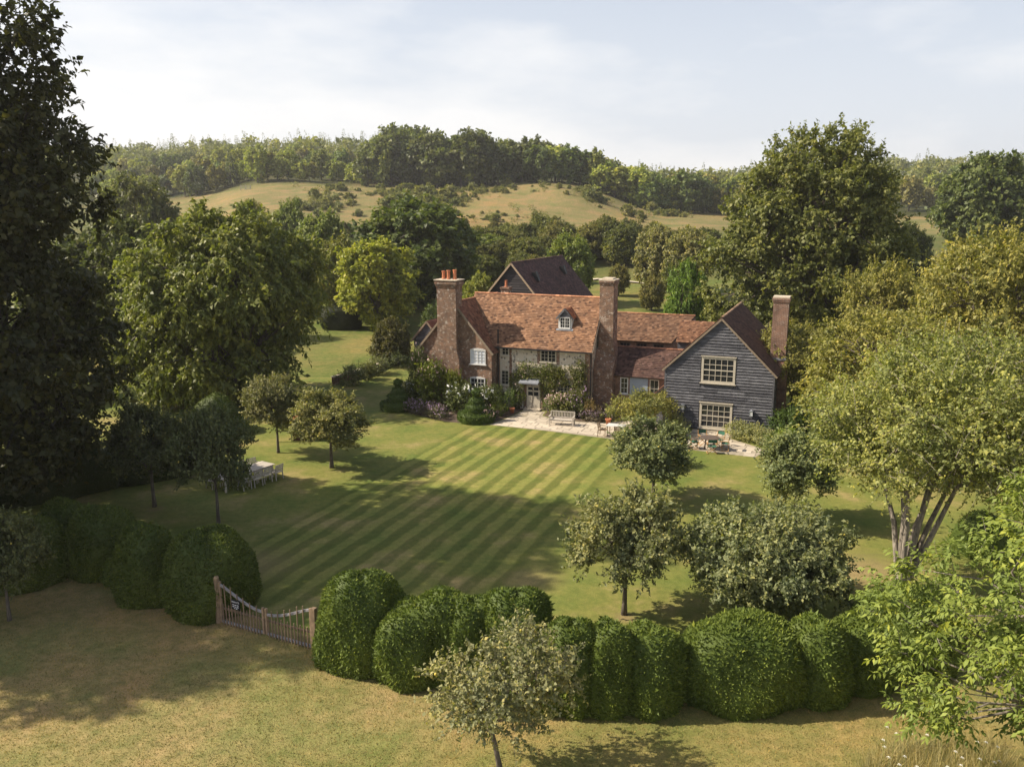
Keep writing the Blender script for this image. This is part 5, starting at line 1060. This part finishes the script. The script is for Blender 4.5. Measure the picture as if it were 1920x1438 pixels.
# wall and border on the far left lawn
p0, p1 = G(625, 722), G(722, 692); bw = thing('brick_wall', 'low brick retaining wall with pale coping on the far left lawn', 'wall', p0, math.atan2(p1[1] - p0[1], p1[0] - p0[0])); Lw = float(np.linalg.norm(p1 - p0))
MB().box((Lw / 2, 0, .33), (Lw, .3, .70)).build('wall', BRICK, bw); MB().box((Lw / 2, 0, .715), (Lw + .1, .4, .07)).build('coping', CONC, bw)
for u, v, kd, sc, c, lab in [(660, 722, 'round', (1.7, 1.5, 1.6), SAGE, 'grey green border shrub below the low brick wall, left'), (690, 712, 'tall', (1.2, 1.2, .9), (0.14, 0.15, 0.06), 'border shrub in the middle of the low brick wall'), (708, 702, 'round', (1.5, 1.4, 1.5), SAGE, 'grey green border shrub at the right end of the low brick wall'), (745, 692, 'spire', (2.0, 2.0, 2.0), (0.10, 0.12, 0.06), 'grey leaved spiky shrub below the round bush'), (715, 672, 'spire', (2.2, 2.2, 1.9), (0.16, 0.17, 0.09), 'pale tufted shrub in front of the round bush')]:
    q = G(u, v); bush(kd, (q[0], q[1], 0), sc, c, lab, rz=u)
q = G(732, 690); me = MID['shrub']; w = 88 / pxm(q[1]) / 12.5; plant('round_bush', 'big rounded olive bush left of the cottage chimney', 'bush', (q[0], q[1] + 1.5, 0), me[0], me[1], (0.088, 0.085, 0.03), 1.0, (w, w, D(732, 594, q[1] + 1.5)[2] / 10.6))

# --- gate
g0_, g1_ = G(411, 1166), G(592, 1218); gl = float(np.linalg.norm(g1_ - g0_)); gt = thing('garden_gate', 'double cleft oak gate with curved top rail in the yew hedge', 'gate', g0_, math.atan2(g1_[1] - g0_[1], g1_[0] - g0_[0]))
PB = MB().tube([(0, 0, -.1), (0, 0, 1.0)], [.025, .021], 6).mesh('pale', OAK); hf = gl / 2
MB().tube([(0, 0, -.2), (.01, 0, 1.55), (.01, 0, 1.74), (.01, 0, 1.80)], [.12, .105, .10, .06], 10).build('gate_post', OAK, gt); MB().box((gl, 0, .68), (.17, .17, 1.66)).box((gl, 0, 1.52), (.15, .15, .04)).build('gate_post', OAK, gt)
top = lambda f: 1.50 - .62 * math.sin(f * math.pi / 2) ** 1.25
for side in (0, 1):
    X = lambda f: (.16 + f * (hf - .22)) if side == 0 else (gl - .14 - f * (hf - .22))
    for f in (0, 1): MB().bar((X(f), 0, .06), (X(f), 0, (1.62 if side == 0 else 1.5) if f == 0 else 1.05), .085, .075).build('stile', OAK, gt)
    n = 10; P = [(X(i / n), 0, top(i / n) * (1 if side == 0 else .92) + (.0 if side == 0 else .06 - .05 * (i / n))) for i in range(n + 1)]
    r_ = MB()
    for a, b in zip(P, P[1:]): r_.bar(a, b, .055, .085)
    r_.build('top_rail', GREYED, gt); MB().bar((X(0), .0, .62), (X(1), .0, .60), .05, .07).build('mid_rail', OAK, gt); MB().bar((X(0), .0, .10), (X(1), .0, .10), .06, .09).build('bottom_rail', GREYED, gt)
    for i in range(1, 14):
        f = i / 14; long = i % 2 == 0; o = link('pale', PB, gt); o.location = (X(f), -.05, .06); o.scale = (1, 1, ((P[int(f * n)][2] + .12) if long else .76) - .02); o.rotation_euler = (random.uniform(-.015, .015), random.uniform(-.02, .02), 0)
sg = thing('gate_sign', 'small black notice with white lettering hung on the left gate leaf', 'sign', g0_ + np.array([0, 0, .74]), gt.rotation_euler.z)
MB().box((.98, -.10, .2), (.40, .02, .36)).build('board', SIGNB, sg)
fc = bpy.data.curves.new('lettering', 'FONT'); fc.body = 'PRIVATE'; fc.size = .095; fc.align_x = 'CENTER'; fc.extrude = .001; fc.materials.append(SIGNW); tx0 = bpy.data.objects.new('lettering', fc); C.objects.link(tx0); tm = bpy.data.meshes.new_from_object(tx0.evaluated_get(bpy.context.evaluated_depsgraph_get())); bpy.data.objects.remove(tx0); tx = link('lettering', tm, sg); tx.location = (.98, -.113, .265); tx.rotation_euler = (math.pi / 2, 0, 0)
st = MB()
for z_, ws in ((.19, (.06, .09, .07)), (.12, (.09, .05, .08)), (.06, (.05, .08))):
    x_ = .98 - (sum(ws) + .03 * (len(ws) - 1)) / 2
    for w_ in ws: st.box((x_ + w_ / 2, -.112, z_), (w_, .003, .028)); x_ += w_ + .03
st.build('small_print', SIGNW, sg)

# --- white bench
bp = (G(1030, 796) + G(1077, 799)) / 2; be = thing('garden_bench', 'silvery teak slatted bench on the terrace facing the lawn', 'bench', (bp[0], bp[1], .03), R(-17))
for sx in (-.85, .85):
    MB().box((sx, -.25, .31), (.07, .07, .62)).build('leg', TEAK, be); MB().box((sx, .25, .46), (.07, .07, .92), Matrix.Rotation(-.08, 3, 'X')).build('leg', TEAK, be)
    MB().box((sx, -.02, .64), (.09, .62, .04)).build('armrest', TEAK, be); MB().box((sx, 0, .36), (.05, .5, .06)).build('side_rail', TEAK, be)
for i in range(5): MB().box((0, -.24 + .115 * i, .425), (1.7, .09, .025)).build('seat_slat', TEAK, be)
MB().box((0, .285, .90), (1.72, .045, .09)).build('top_rail', TEAK, be); MB().box((0, .255, .50), (1.66, .04, .06)).build('lower_rail', TEAK, be); MB().box((0, -.25, .37), (1.64, .04, .07)).build('front_rail', TEAK, be)
SLT = MB().box((0, 0, 0), (.05, .018, .36)).mesh('back_slat', TEAK)
for i in range(15): o = link('back_slat', SLT, be); o.location = (-.77 + i * .11, .268, .69); o.rotation_euler = (-.08, 0, 0)

# --- chairs and tables
def copy_thing(src, loc, rz, label):
    r = src.copy(); C.objects.link(r); r.location = loc; r.rotation_euler = (0, 0, rz); r['label'] = label
    for ch_ in src.children:
        c_ = ch_.copy(); C.objects.link(c_); c_.parent = r
    return r
def armchair(name, label, loc, rz, mat, group):
    c_ = thing(name, label, 'chair', loc, rz, group)                # faces local -y
    for sx in (-.26, .26):
        MB().bar((sx, -.24, -.02), (sx, -.24, .64), .045).build('leg', mat, c_); MB().bar((sx, .27, -.02), (sx, .22, .46), .045).build('leg', mat, c_); MB().bar((sx, .22, .45), (sx, .31, .90), .04).build('back_post', mat, c_)
        MB().box((sx, 0, .65), (.06, .56, .03)).build('armrest', mat, c_)
    MB().box((0, -.01, .435), (.54, .5, .04)).build('seat', mat, c_)
    for i in range(4): MB().box((0, .245 + .018 * i, .56 + .1 * i), (.50, .022, .07), Matrix.Rotation(-.18, 3, 'X')).build('back_slat', mat, c_)
    return c_
A1 = (G(520, 870, .74) + G(488, 864, .74)) / 2; dv = np.array([1.75, 2.75, 0]); dv = dv / np.linalg.norm(dv); nv = np.array([dv[1], -dv[0], 0]); tc_ = A1 - dv * 1.75; trz = math.atan2(dv[1], dv[0])
dt = thing('dining_table', 'long pale slatted dining table under the shaded apple tree', 'table', (tc_[0], tc_[1], 0), trz)
TSL = MB().box((0, 0, 0), (3.46, .112, .03)).mesh('table_slat', TEAK)
for i in range(9): o = link('table_slat', TSL, dt); o.location = (0, -.49 + .1225 * i, .735)
for sx in (-1.6, 1.6):
    for sy in (-.42, .42): MB().box((sx, sy, .35), (.085, .085, .74)).build('leg', TEAK, dt)
MB().box((0, .44, .66), (3.2, .03, .1)).build('apron', TEAK, dt); MB().box((0, -.44, .66), (3.2, .03, .1)).build('apron', TEAK, dt)
GRP = 'pale armchairs around the dining table'; base = None
for side, nm in ((1, 'lawn'), (-1, 'far')):
    for k in range(5):
        f = 1.45 - .72 * k; p = tc_ + dv * f + nv * side * (.86 + .05 * math.sin(k * 3 + side)); rz = math.atan2(nv[1] * side, nv[0] * side) - math.pi / 2 + .06 * math.sin(k * 5 + side)
        if side == 1 and k == 4: continue
        lab = '%s pale armchair from the sunny end, on the %s side of the dining table' % (('first', 'second', 'third', 'fourth', 'fifth')[k], nm)
        if side == 1 and k == 3: lab = 'pale armchair in which the person sits at the dining table'; pseat = (p, rz)
        base = armchair('dining_chair', lab, (p[0], p[1], 0), rz, TEAK, GRP) if base is None else copy_thing(base, (p[0], p[1], 0), rz, lab)
# person sitting sideways at the table
def person(loc, rz):
    t = thing('person', 'person in dark navy top and grey trousers sitting at the dining table', 'person', loc, rz)
    J = {'pel': (0, .08, .55, .15, .13), 'wai': (0, .11, .72, .135, .10), 'che': (0, .10, .95, .165, .115), 'sh': (0, .09, 1.07, .12, .09), 'nk': (0, .06, 1.15, .055, .055), 'hd0': (0, .04, 1.22, .075, .085), 'hd1': (0, .03, 1.31, .085, .10), 'hd2': (0, .04, 1.39, .055, .065)}
    Ed = [('pel', 'wai'), ('wai', 'che'), ('che', 'sh'), ('sh', 'nk'), ('nk', 'hd0'), ('hd0', 'hd1'), ('hd1', 'hd2')]
    for s in (-1, 1):
        k = 'l' if s < 0 else 'r'
        J.update({k + 'hip': (s * .1, .02, .54, .095, .09), k + 'kn': (s * .12, -.38, .53, .065, .065), k + 'an': (s * .12, -.36, .10, .042, .042), k + 'ft': (s * .13, -.50, .045, .042, .035), k + 'sho': (s * .19, .09, 1.04, .065, .065), k + 'el': (s * .25, -.02, .78, .048, .048), k + 'wr': (s * .14, -.24, .69, .03, .03), k + 'pa': (s * .12, -.31, .67, .032, .018)})
        Ed += [('pel', k + 'hip'), (k + 'hip', k + 'kn'), (k + 'kn', k + 'an'), (k + 'an', k + 'ft'), ('sh', k + 'sho'), (k + 'sho', k + 'el'), (k + 'el', k + 'wr'), (k + 'wr', k + 'pa')]
        for i, (dx, ln) in enumerate(((-.024, .055), (-.008, .07), (.009, .065), (.025, .05))):
            a, b = k + 'f%d' % i, k + 'g%d' % i; J[a] = (s * .12 + dx, -.345, .668, .009, .009); J[b] = (s * .12 + dx * 1.2, -.345 - ln, .655, .008, .008); Ed += [(k + 'pa', a), (a, b)]
        J[k + 'th'] = (s * .12 - s * .05, -.315, .68, .010, .010); Ed.append((k + 'wr', k + 'th'))
    nm = list(J); me = bpy.data.meshes.new('body'); me.from_pydata([J[q][:3] for q in nm], [(nm.index(a), nm.index(b)) for a, b in Ed], []); o = link('body', me, t)
    sk = o.modifiers.new('Skin', 'SKIN'); sk.use_smooth_shade = True
    if not me.skin_vertices: 
        bpy.context.view_layer.objects.active = o; bpy.ops.mesh.customdata_skin_add()
    for i, q in enumerate(nm): me.skin_vertices[0].data[i].radius = J[q][3:]; me.skin_vertices[0].data[i].use_root = (q == 'pel')
    o.modifiers.new('Sub', 'SUBSURF').levels = 1; o.modifiers['Sub'].render_levels = 2
    dg = bpy.context.evaluated_depsgraph_get(); bm2 = bpy.data.meshes.new_from_object(o.evaluated_get(dg)); o.modifiers.clear(); o.data = bm2
    for m_ in (SKIN, NAVY, DENIM, SHOE): bm2.materials.append(m_)
    for f in bm2.polygons:
        x, y, z = f.center; f.use_smooth = True
        f.material_index = 1 if (z > .6 and z < 1.12 and not (y < -.13 and z < .76)) else 3 if z < .11 else 2 if z < .64 else 0
    bm2.update(); hr = MB().lathe([(.02, -.02), (.098, .0), (.104, .07), (.085, .135), (.03, .165)], 12, (0, .075, 1.285)); hr.build('hair', HAIR, t, None, True)
    f_ = MB().box((0, -.075, 1.29), (.022, .03, .04)).box((0, -.066, 1.245), (.045, .012, .01)); f_.build('nose_and_mouth', SKIN, t)
    e_ = MB()
    for s in (-1, 1): e_.box((s * .032, -.066, 1.315), (.022, .012, .010))
    e_.build('eyes', HAIR, t); er = MB()
    for s in (-1, 1): er.box((s * .09, .04, 1.29), (.018, .035, .055))
    er.build('ears', SKIN, t); return t
person((pseat[0][0], pseat[0][1], -.02), pseat[1])
# round table with director's chairs on the terrace
q = G(1330, 842); tz = .035; rt = thing('round_table', 'round dark topped table among green director chairs on the terrace', 'table', (q[0], q[1], tz), 0)
MB().lathe([(.60, 0), (.62, .01), (.62, .03), (.60, .04)], 24, (0, 0, .70)).build('table_top', DARKW, rt)
for a in range(4): MB().bar((.42 * math.cos(a * 1.571 + .5), .42 * math.sin(a * 1.571 + .5), 0), (.34 * math.cos(a * 1.571 + .5), .34 * math.sin(a * 1.571 + .5), .70), .05).build('leg', DARKW, rt)
def director(label, loc, rz):
    c_ = thing('director_chair', label, 'chair', loc, rz, 'green director chairs round the terrace table')
    for sy in (-.2, .2):
        MB().bar((-.27, sy, .02), (.27, sy, .45), .03).build('crossed_leg', WARMW, c_); MB().bar((.27, sy + .035, .02), (-.27, sy + .035, .45), .03).build('crossed_leg', WARMW, c_)
    for sx in (-.28, .28):
        MB().box((sx, 0, .015), (.04, .5, .03)).build('foot_rail', WARMW, c_); MB().box((sx, 0, .62), (.055, .52, .03)).build('armrest', WARMW, c_)
        for sy in (-.2, .2): MB().bar((sx, sy, .42), (sx, sy, .61), .03).build('arm_post', WARMW, c_)
        MB().bar((sx, .22, .60), (sx, .27, .92), .03).build('back_post', WARMW, c_)
    n = 7; X = np.linspace(-.28, .28, n); mb = MB()
    mb.add([(x, -.22, .45 - .03 * math.cos(x * 5.6)) for x in X] + [(x, .22, .45 - .03 * math.cos(x * 5.6)) for x in X], [(i, i + 1, i + 1 + n, i + n) for i in range(n - 1)]).build('canvas_seat', CANVAS, c_)
    mb = MB(); mb.add([(x, .25 + .03 * math.cos(x * 5.6), .70) for x in X] + [(x, .275 + .03 * math.cos(x * 5.6), .91) for x in X], [(i, i + 1, i + 1 + n, i + n) for i in range(n - 1)]).build('canvas_back', CANVAS, c_); return c_
dc = None
for a, lab in ((100, 'green director chair on the house side, left'), (40, 'green director chair on the house side, right'), (-20, 'green director chair at the right of the round table'), (-95, 'green director chair in front of the round table'), (175, 'green director chair at the left of the round table')):
    p = (q[0] + .95 * math.cos(R(a)), q[1] + .95 * math.sin(R(a)), tz); rz = R(a) - math.pi / 2
    dc = director(lab, p, rz) if dc is None else copy_thing(dc, p, rz, lab)
# pale table by the low tree
q = G(1155, 818); ft = thing('patio_table', 'pale topped table beside the low spreading tree on the terrace', 'table', (q[0], q[1], .035), ROT)
MB().box((0, 0, .72), (1.25, .8, .035)).build('table_top', WHITEP, ft)
for sx in (-.52, .52):
    for sy in (-.32, .32): MB().bar((sx, sy, 0), (sx, sy, .70), .05).build('leg', OAK, ft)
oc = None
for dx, dy, rz, lab in ((-.9, 0, math.pi / 2, 'wooden chair left of the pale terrace table'), (.95, .1, -math.pi / 2, 'wooden chair right of the pale terrace table'), (.1, -.75, math.pi, 'wooden chair in front of the pale terrace table')):
    p = (q[0] + dx, q[1] + dy, .035)
    oc = armchair('terrace_chair', lab, p, rz + ROT, OAK, 'wooden chairs at the pale terrace table') if oc is None else copy_thing(oc, p, rz + ROT, lab)
# terracotta pots
for s, t, lab in ((-1.05, -1.75, 'terracotta pot left of the path to the front door'), (6.5, -2.25, 'terracotta pot right of the bench border')):
    p = W(s, t); o = MB().lathe([(.14, 0), (.2, .3), (.23, .32), (.23, .38), (.19, .38), (.18, .33)], 14).build('plant_pot', TERRA, None, None, True); o.location = (p[0], p[1], .03); tag(o, lab, 'pot')
# playhouse
q = G(566, 828); ph_ = thing('playhouse', 'little wooden playhouse with red roof and pale porch frame behind the apple trees', 'playhouse', (q[0], q[1] + .9, 0), R(12))
MB().prism([(-.75, -.05), (.75, -.05), (.75, 1.25), (0, 1.85), (-.75, 1.25)], -.6, .8, 'y').build('wall', mat_plain('brown_stain', (.12, .06, .04), .8, .3, 6), ph_)
for s in (-1, 1): MB().add([(s * .95, -.75, 1.12), (s * .95, .95, 1.12), (0, .95, 1.98), (0, -.75, 1.98), (s * .95, -.75, 1.06), (s * .95, .95, 1.06), (0, .95, 1.92), (0, -.75, 1.92)], [(0, 1, 2, 3), (7, 6, 5, 4), (0, 3, 7, 4), (1, 5, 6, 2), (0, 4, 5, 1)]).build('roof', REDTILE, ph_)
for s in (-1, 1): MB().bar((s * .92, -.78, 1.08), (0, -.78, 1.92), .04, .12).build('bargeboard', CREAM, ph_)
window(ph_, -.28, .02, .72, 1.08, -.6, 2, 2, WHITEP, .03, .015, sill=True); MB().box((.42, -.62, .5), (.5, .04, 1.0)).build('door', mat_plain('red_brown_door', (.16, .05, .04), .7, .2, 6), ph_)
for x_ in (-1.75, -.82): MB().box((x_, -.66, .62), (.09, .09, 1.34)).build('porch_post', GREENP, ph_)
for z_ in (.72, 1.22): MB().box((-1.28, -.66, z_), (.86, .07, .09)).build('porch_rail', GREENP, ph_)

# --- rough grass and cow parsley at the lower right, foreground sward
def blades(name, label, xs, ys, n, L, Wd, col, seed, kind='stuff', mask=None, lean=.5, mat=None):
    g = np.random.default_rng(seed); P = np.stack([g.uniform(*xs, n), g.uniform(*ys, n), np.zeros(n)], 1)
    if mask is not None: P = P[mask(P[:, 0], P[:, 1])]
    m = len(P); d = unit(np.stack([g.normal(size=m) * lean, g.normal(size=m) * lean, np.ones(m)], 1)); sz = .5 + g.random(m); s = unit(np.cross(d, rdir(g, m))) * (Wd * sz)[:, None] / 2
    V = np.stack([P - s, P + s, P + d * (L * sz)[:, None]], 1); me = np_mesh(name, V.reshape(-1, 3), np.arange(m * 3).reshape(m, 3), mat or STRAW); o = link(name, me, None, col); tag(o, label, 'grass', None, kind); return o
hx = np.array([G(u, v)[0] for u, v in lawn_px]); hy = np.array([G(u, v)[1] for u, v in lawn_px])
front = lambda x, y: y < np.interp(x, hx, hy) - .1
blades('dry_grass', 'short dry straw coloured sward of the foreground meadow', (-22, 14), (18.6, 33), 110000, .055, .016, (0.25, 0.20, 0.095), 501, mask=front, lean=.9)
blades('green_grass', 'short green grass growing through the foreground meadow', (-22, 14), (18.6, 30), 70000, .05, .016, (0.20, 0.185, 0.072), 502, mask=front, lean=.9)
blades('rough_grass', 'tall pale rough grass under the walnut in the lower right corner', (7.6, 13.5), (17.5, 21.5), 9000, .55, .010, (0.30, 0.265, 0.145), 503, mask=lambda x, y: (x - 12.6) ** 2 / 16 + (y - 18.2) ** 2 / 7 < 1, lean=.35)
g = np.random.default_rng(511); up_ = MB(); st_ = MB(); n = 26
for i in range(n):
    x, y = g.uniform(9.6, 12.8), g.uniform(18.3, 20.2); h = g.uniform(.55, .95); st_.tube([(x, y, 0), (x + g.normal() * .08, y + g.normal() * .08, h)], [.008, .005], 4)
    e_ = st_.v[-1]
    for k in range(12): a = k * 2.4; rr0 = .012 * k ** .6; up_.lathe([(.003, 0), (.009, .004), (.003, .008)], 5, (e_[0] + rr0 * math.cos(a), e_[1] + rr0 * math.sin(a), e_[2] - rr0 * .3))
cp = thing('cow_parsley', 'patch of white umbel flowers in the rough grass at the lower right', 'flowers', (0, 0, 0)); cp['kind'] = 'stuff'; st_.build('stem', LEAF, cp, (0.2, 0.22, 0.08)); up_.build('umbel', FLW, cp)
# field gate / shelter on the hill field
q = T(461, 357); fs = thing('field_gate', 'small pale timber field gate at the top of the left hill field', 'gate', q, .2)
for x_ in (-1.6, 0, 1.6): MB().box((x_, 0, .7), (.22, .22, 1.7)).build('post', CREAM, fs)
for z_ in (.4, .8, 1.2): MB().box((0, -.13, z_), (3.3, .06, .16)).build('rail', CREAM, fs)

# ------------------------------------------------------------------ summer haze
hz = MB().box((0, 900, 64), (9400, 2720, 131)).build('haze', [])
hm = bpy.data.materials.new('haze_air'); hm.use_nodes = True; hn = hm.node_tree.nodes; hn.clear(); ho_ = hn.new('ShaderNodeOutputMaterial'); hv = hn.new('ShaderNodeVolumePrincipled')
hv.inputs['Color'].default_value = (1.0, 0.98, 0.95, 1); hv.inputs['Density'].default_value = 0.00022; hv.inputs['Anisotropy'].default_value = 0.35
hm.node_tree.links.new(hv.outputs[0], ho_.inputs['Volume']); hz.data.materials.clear(); hz.data.materials.append(hm); tag(hz, kind='stuff')
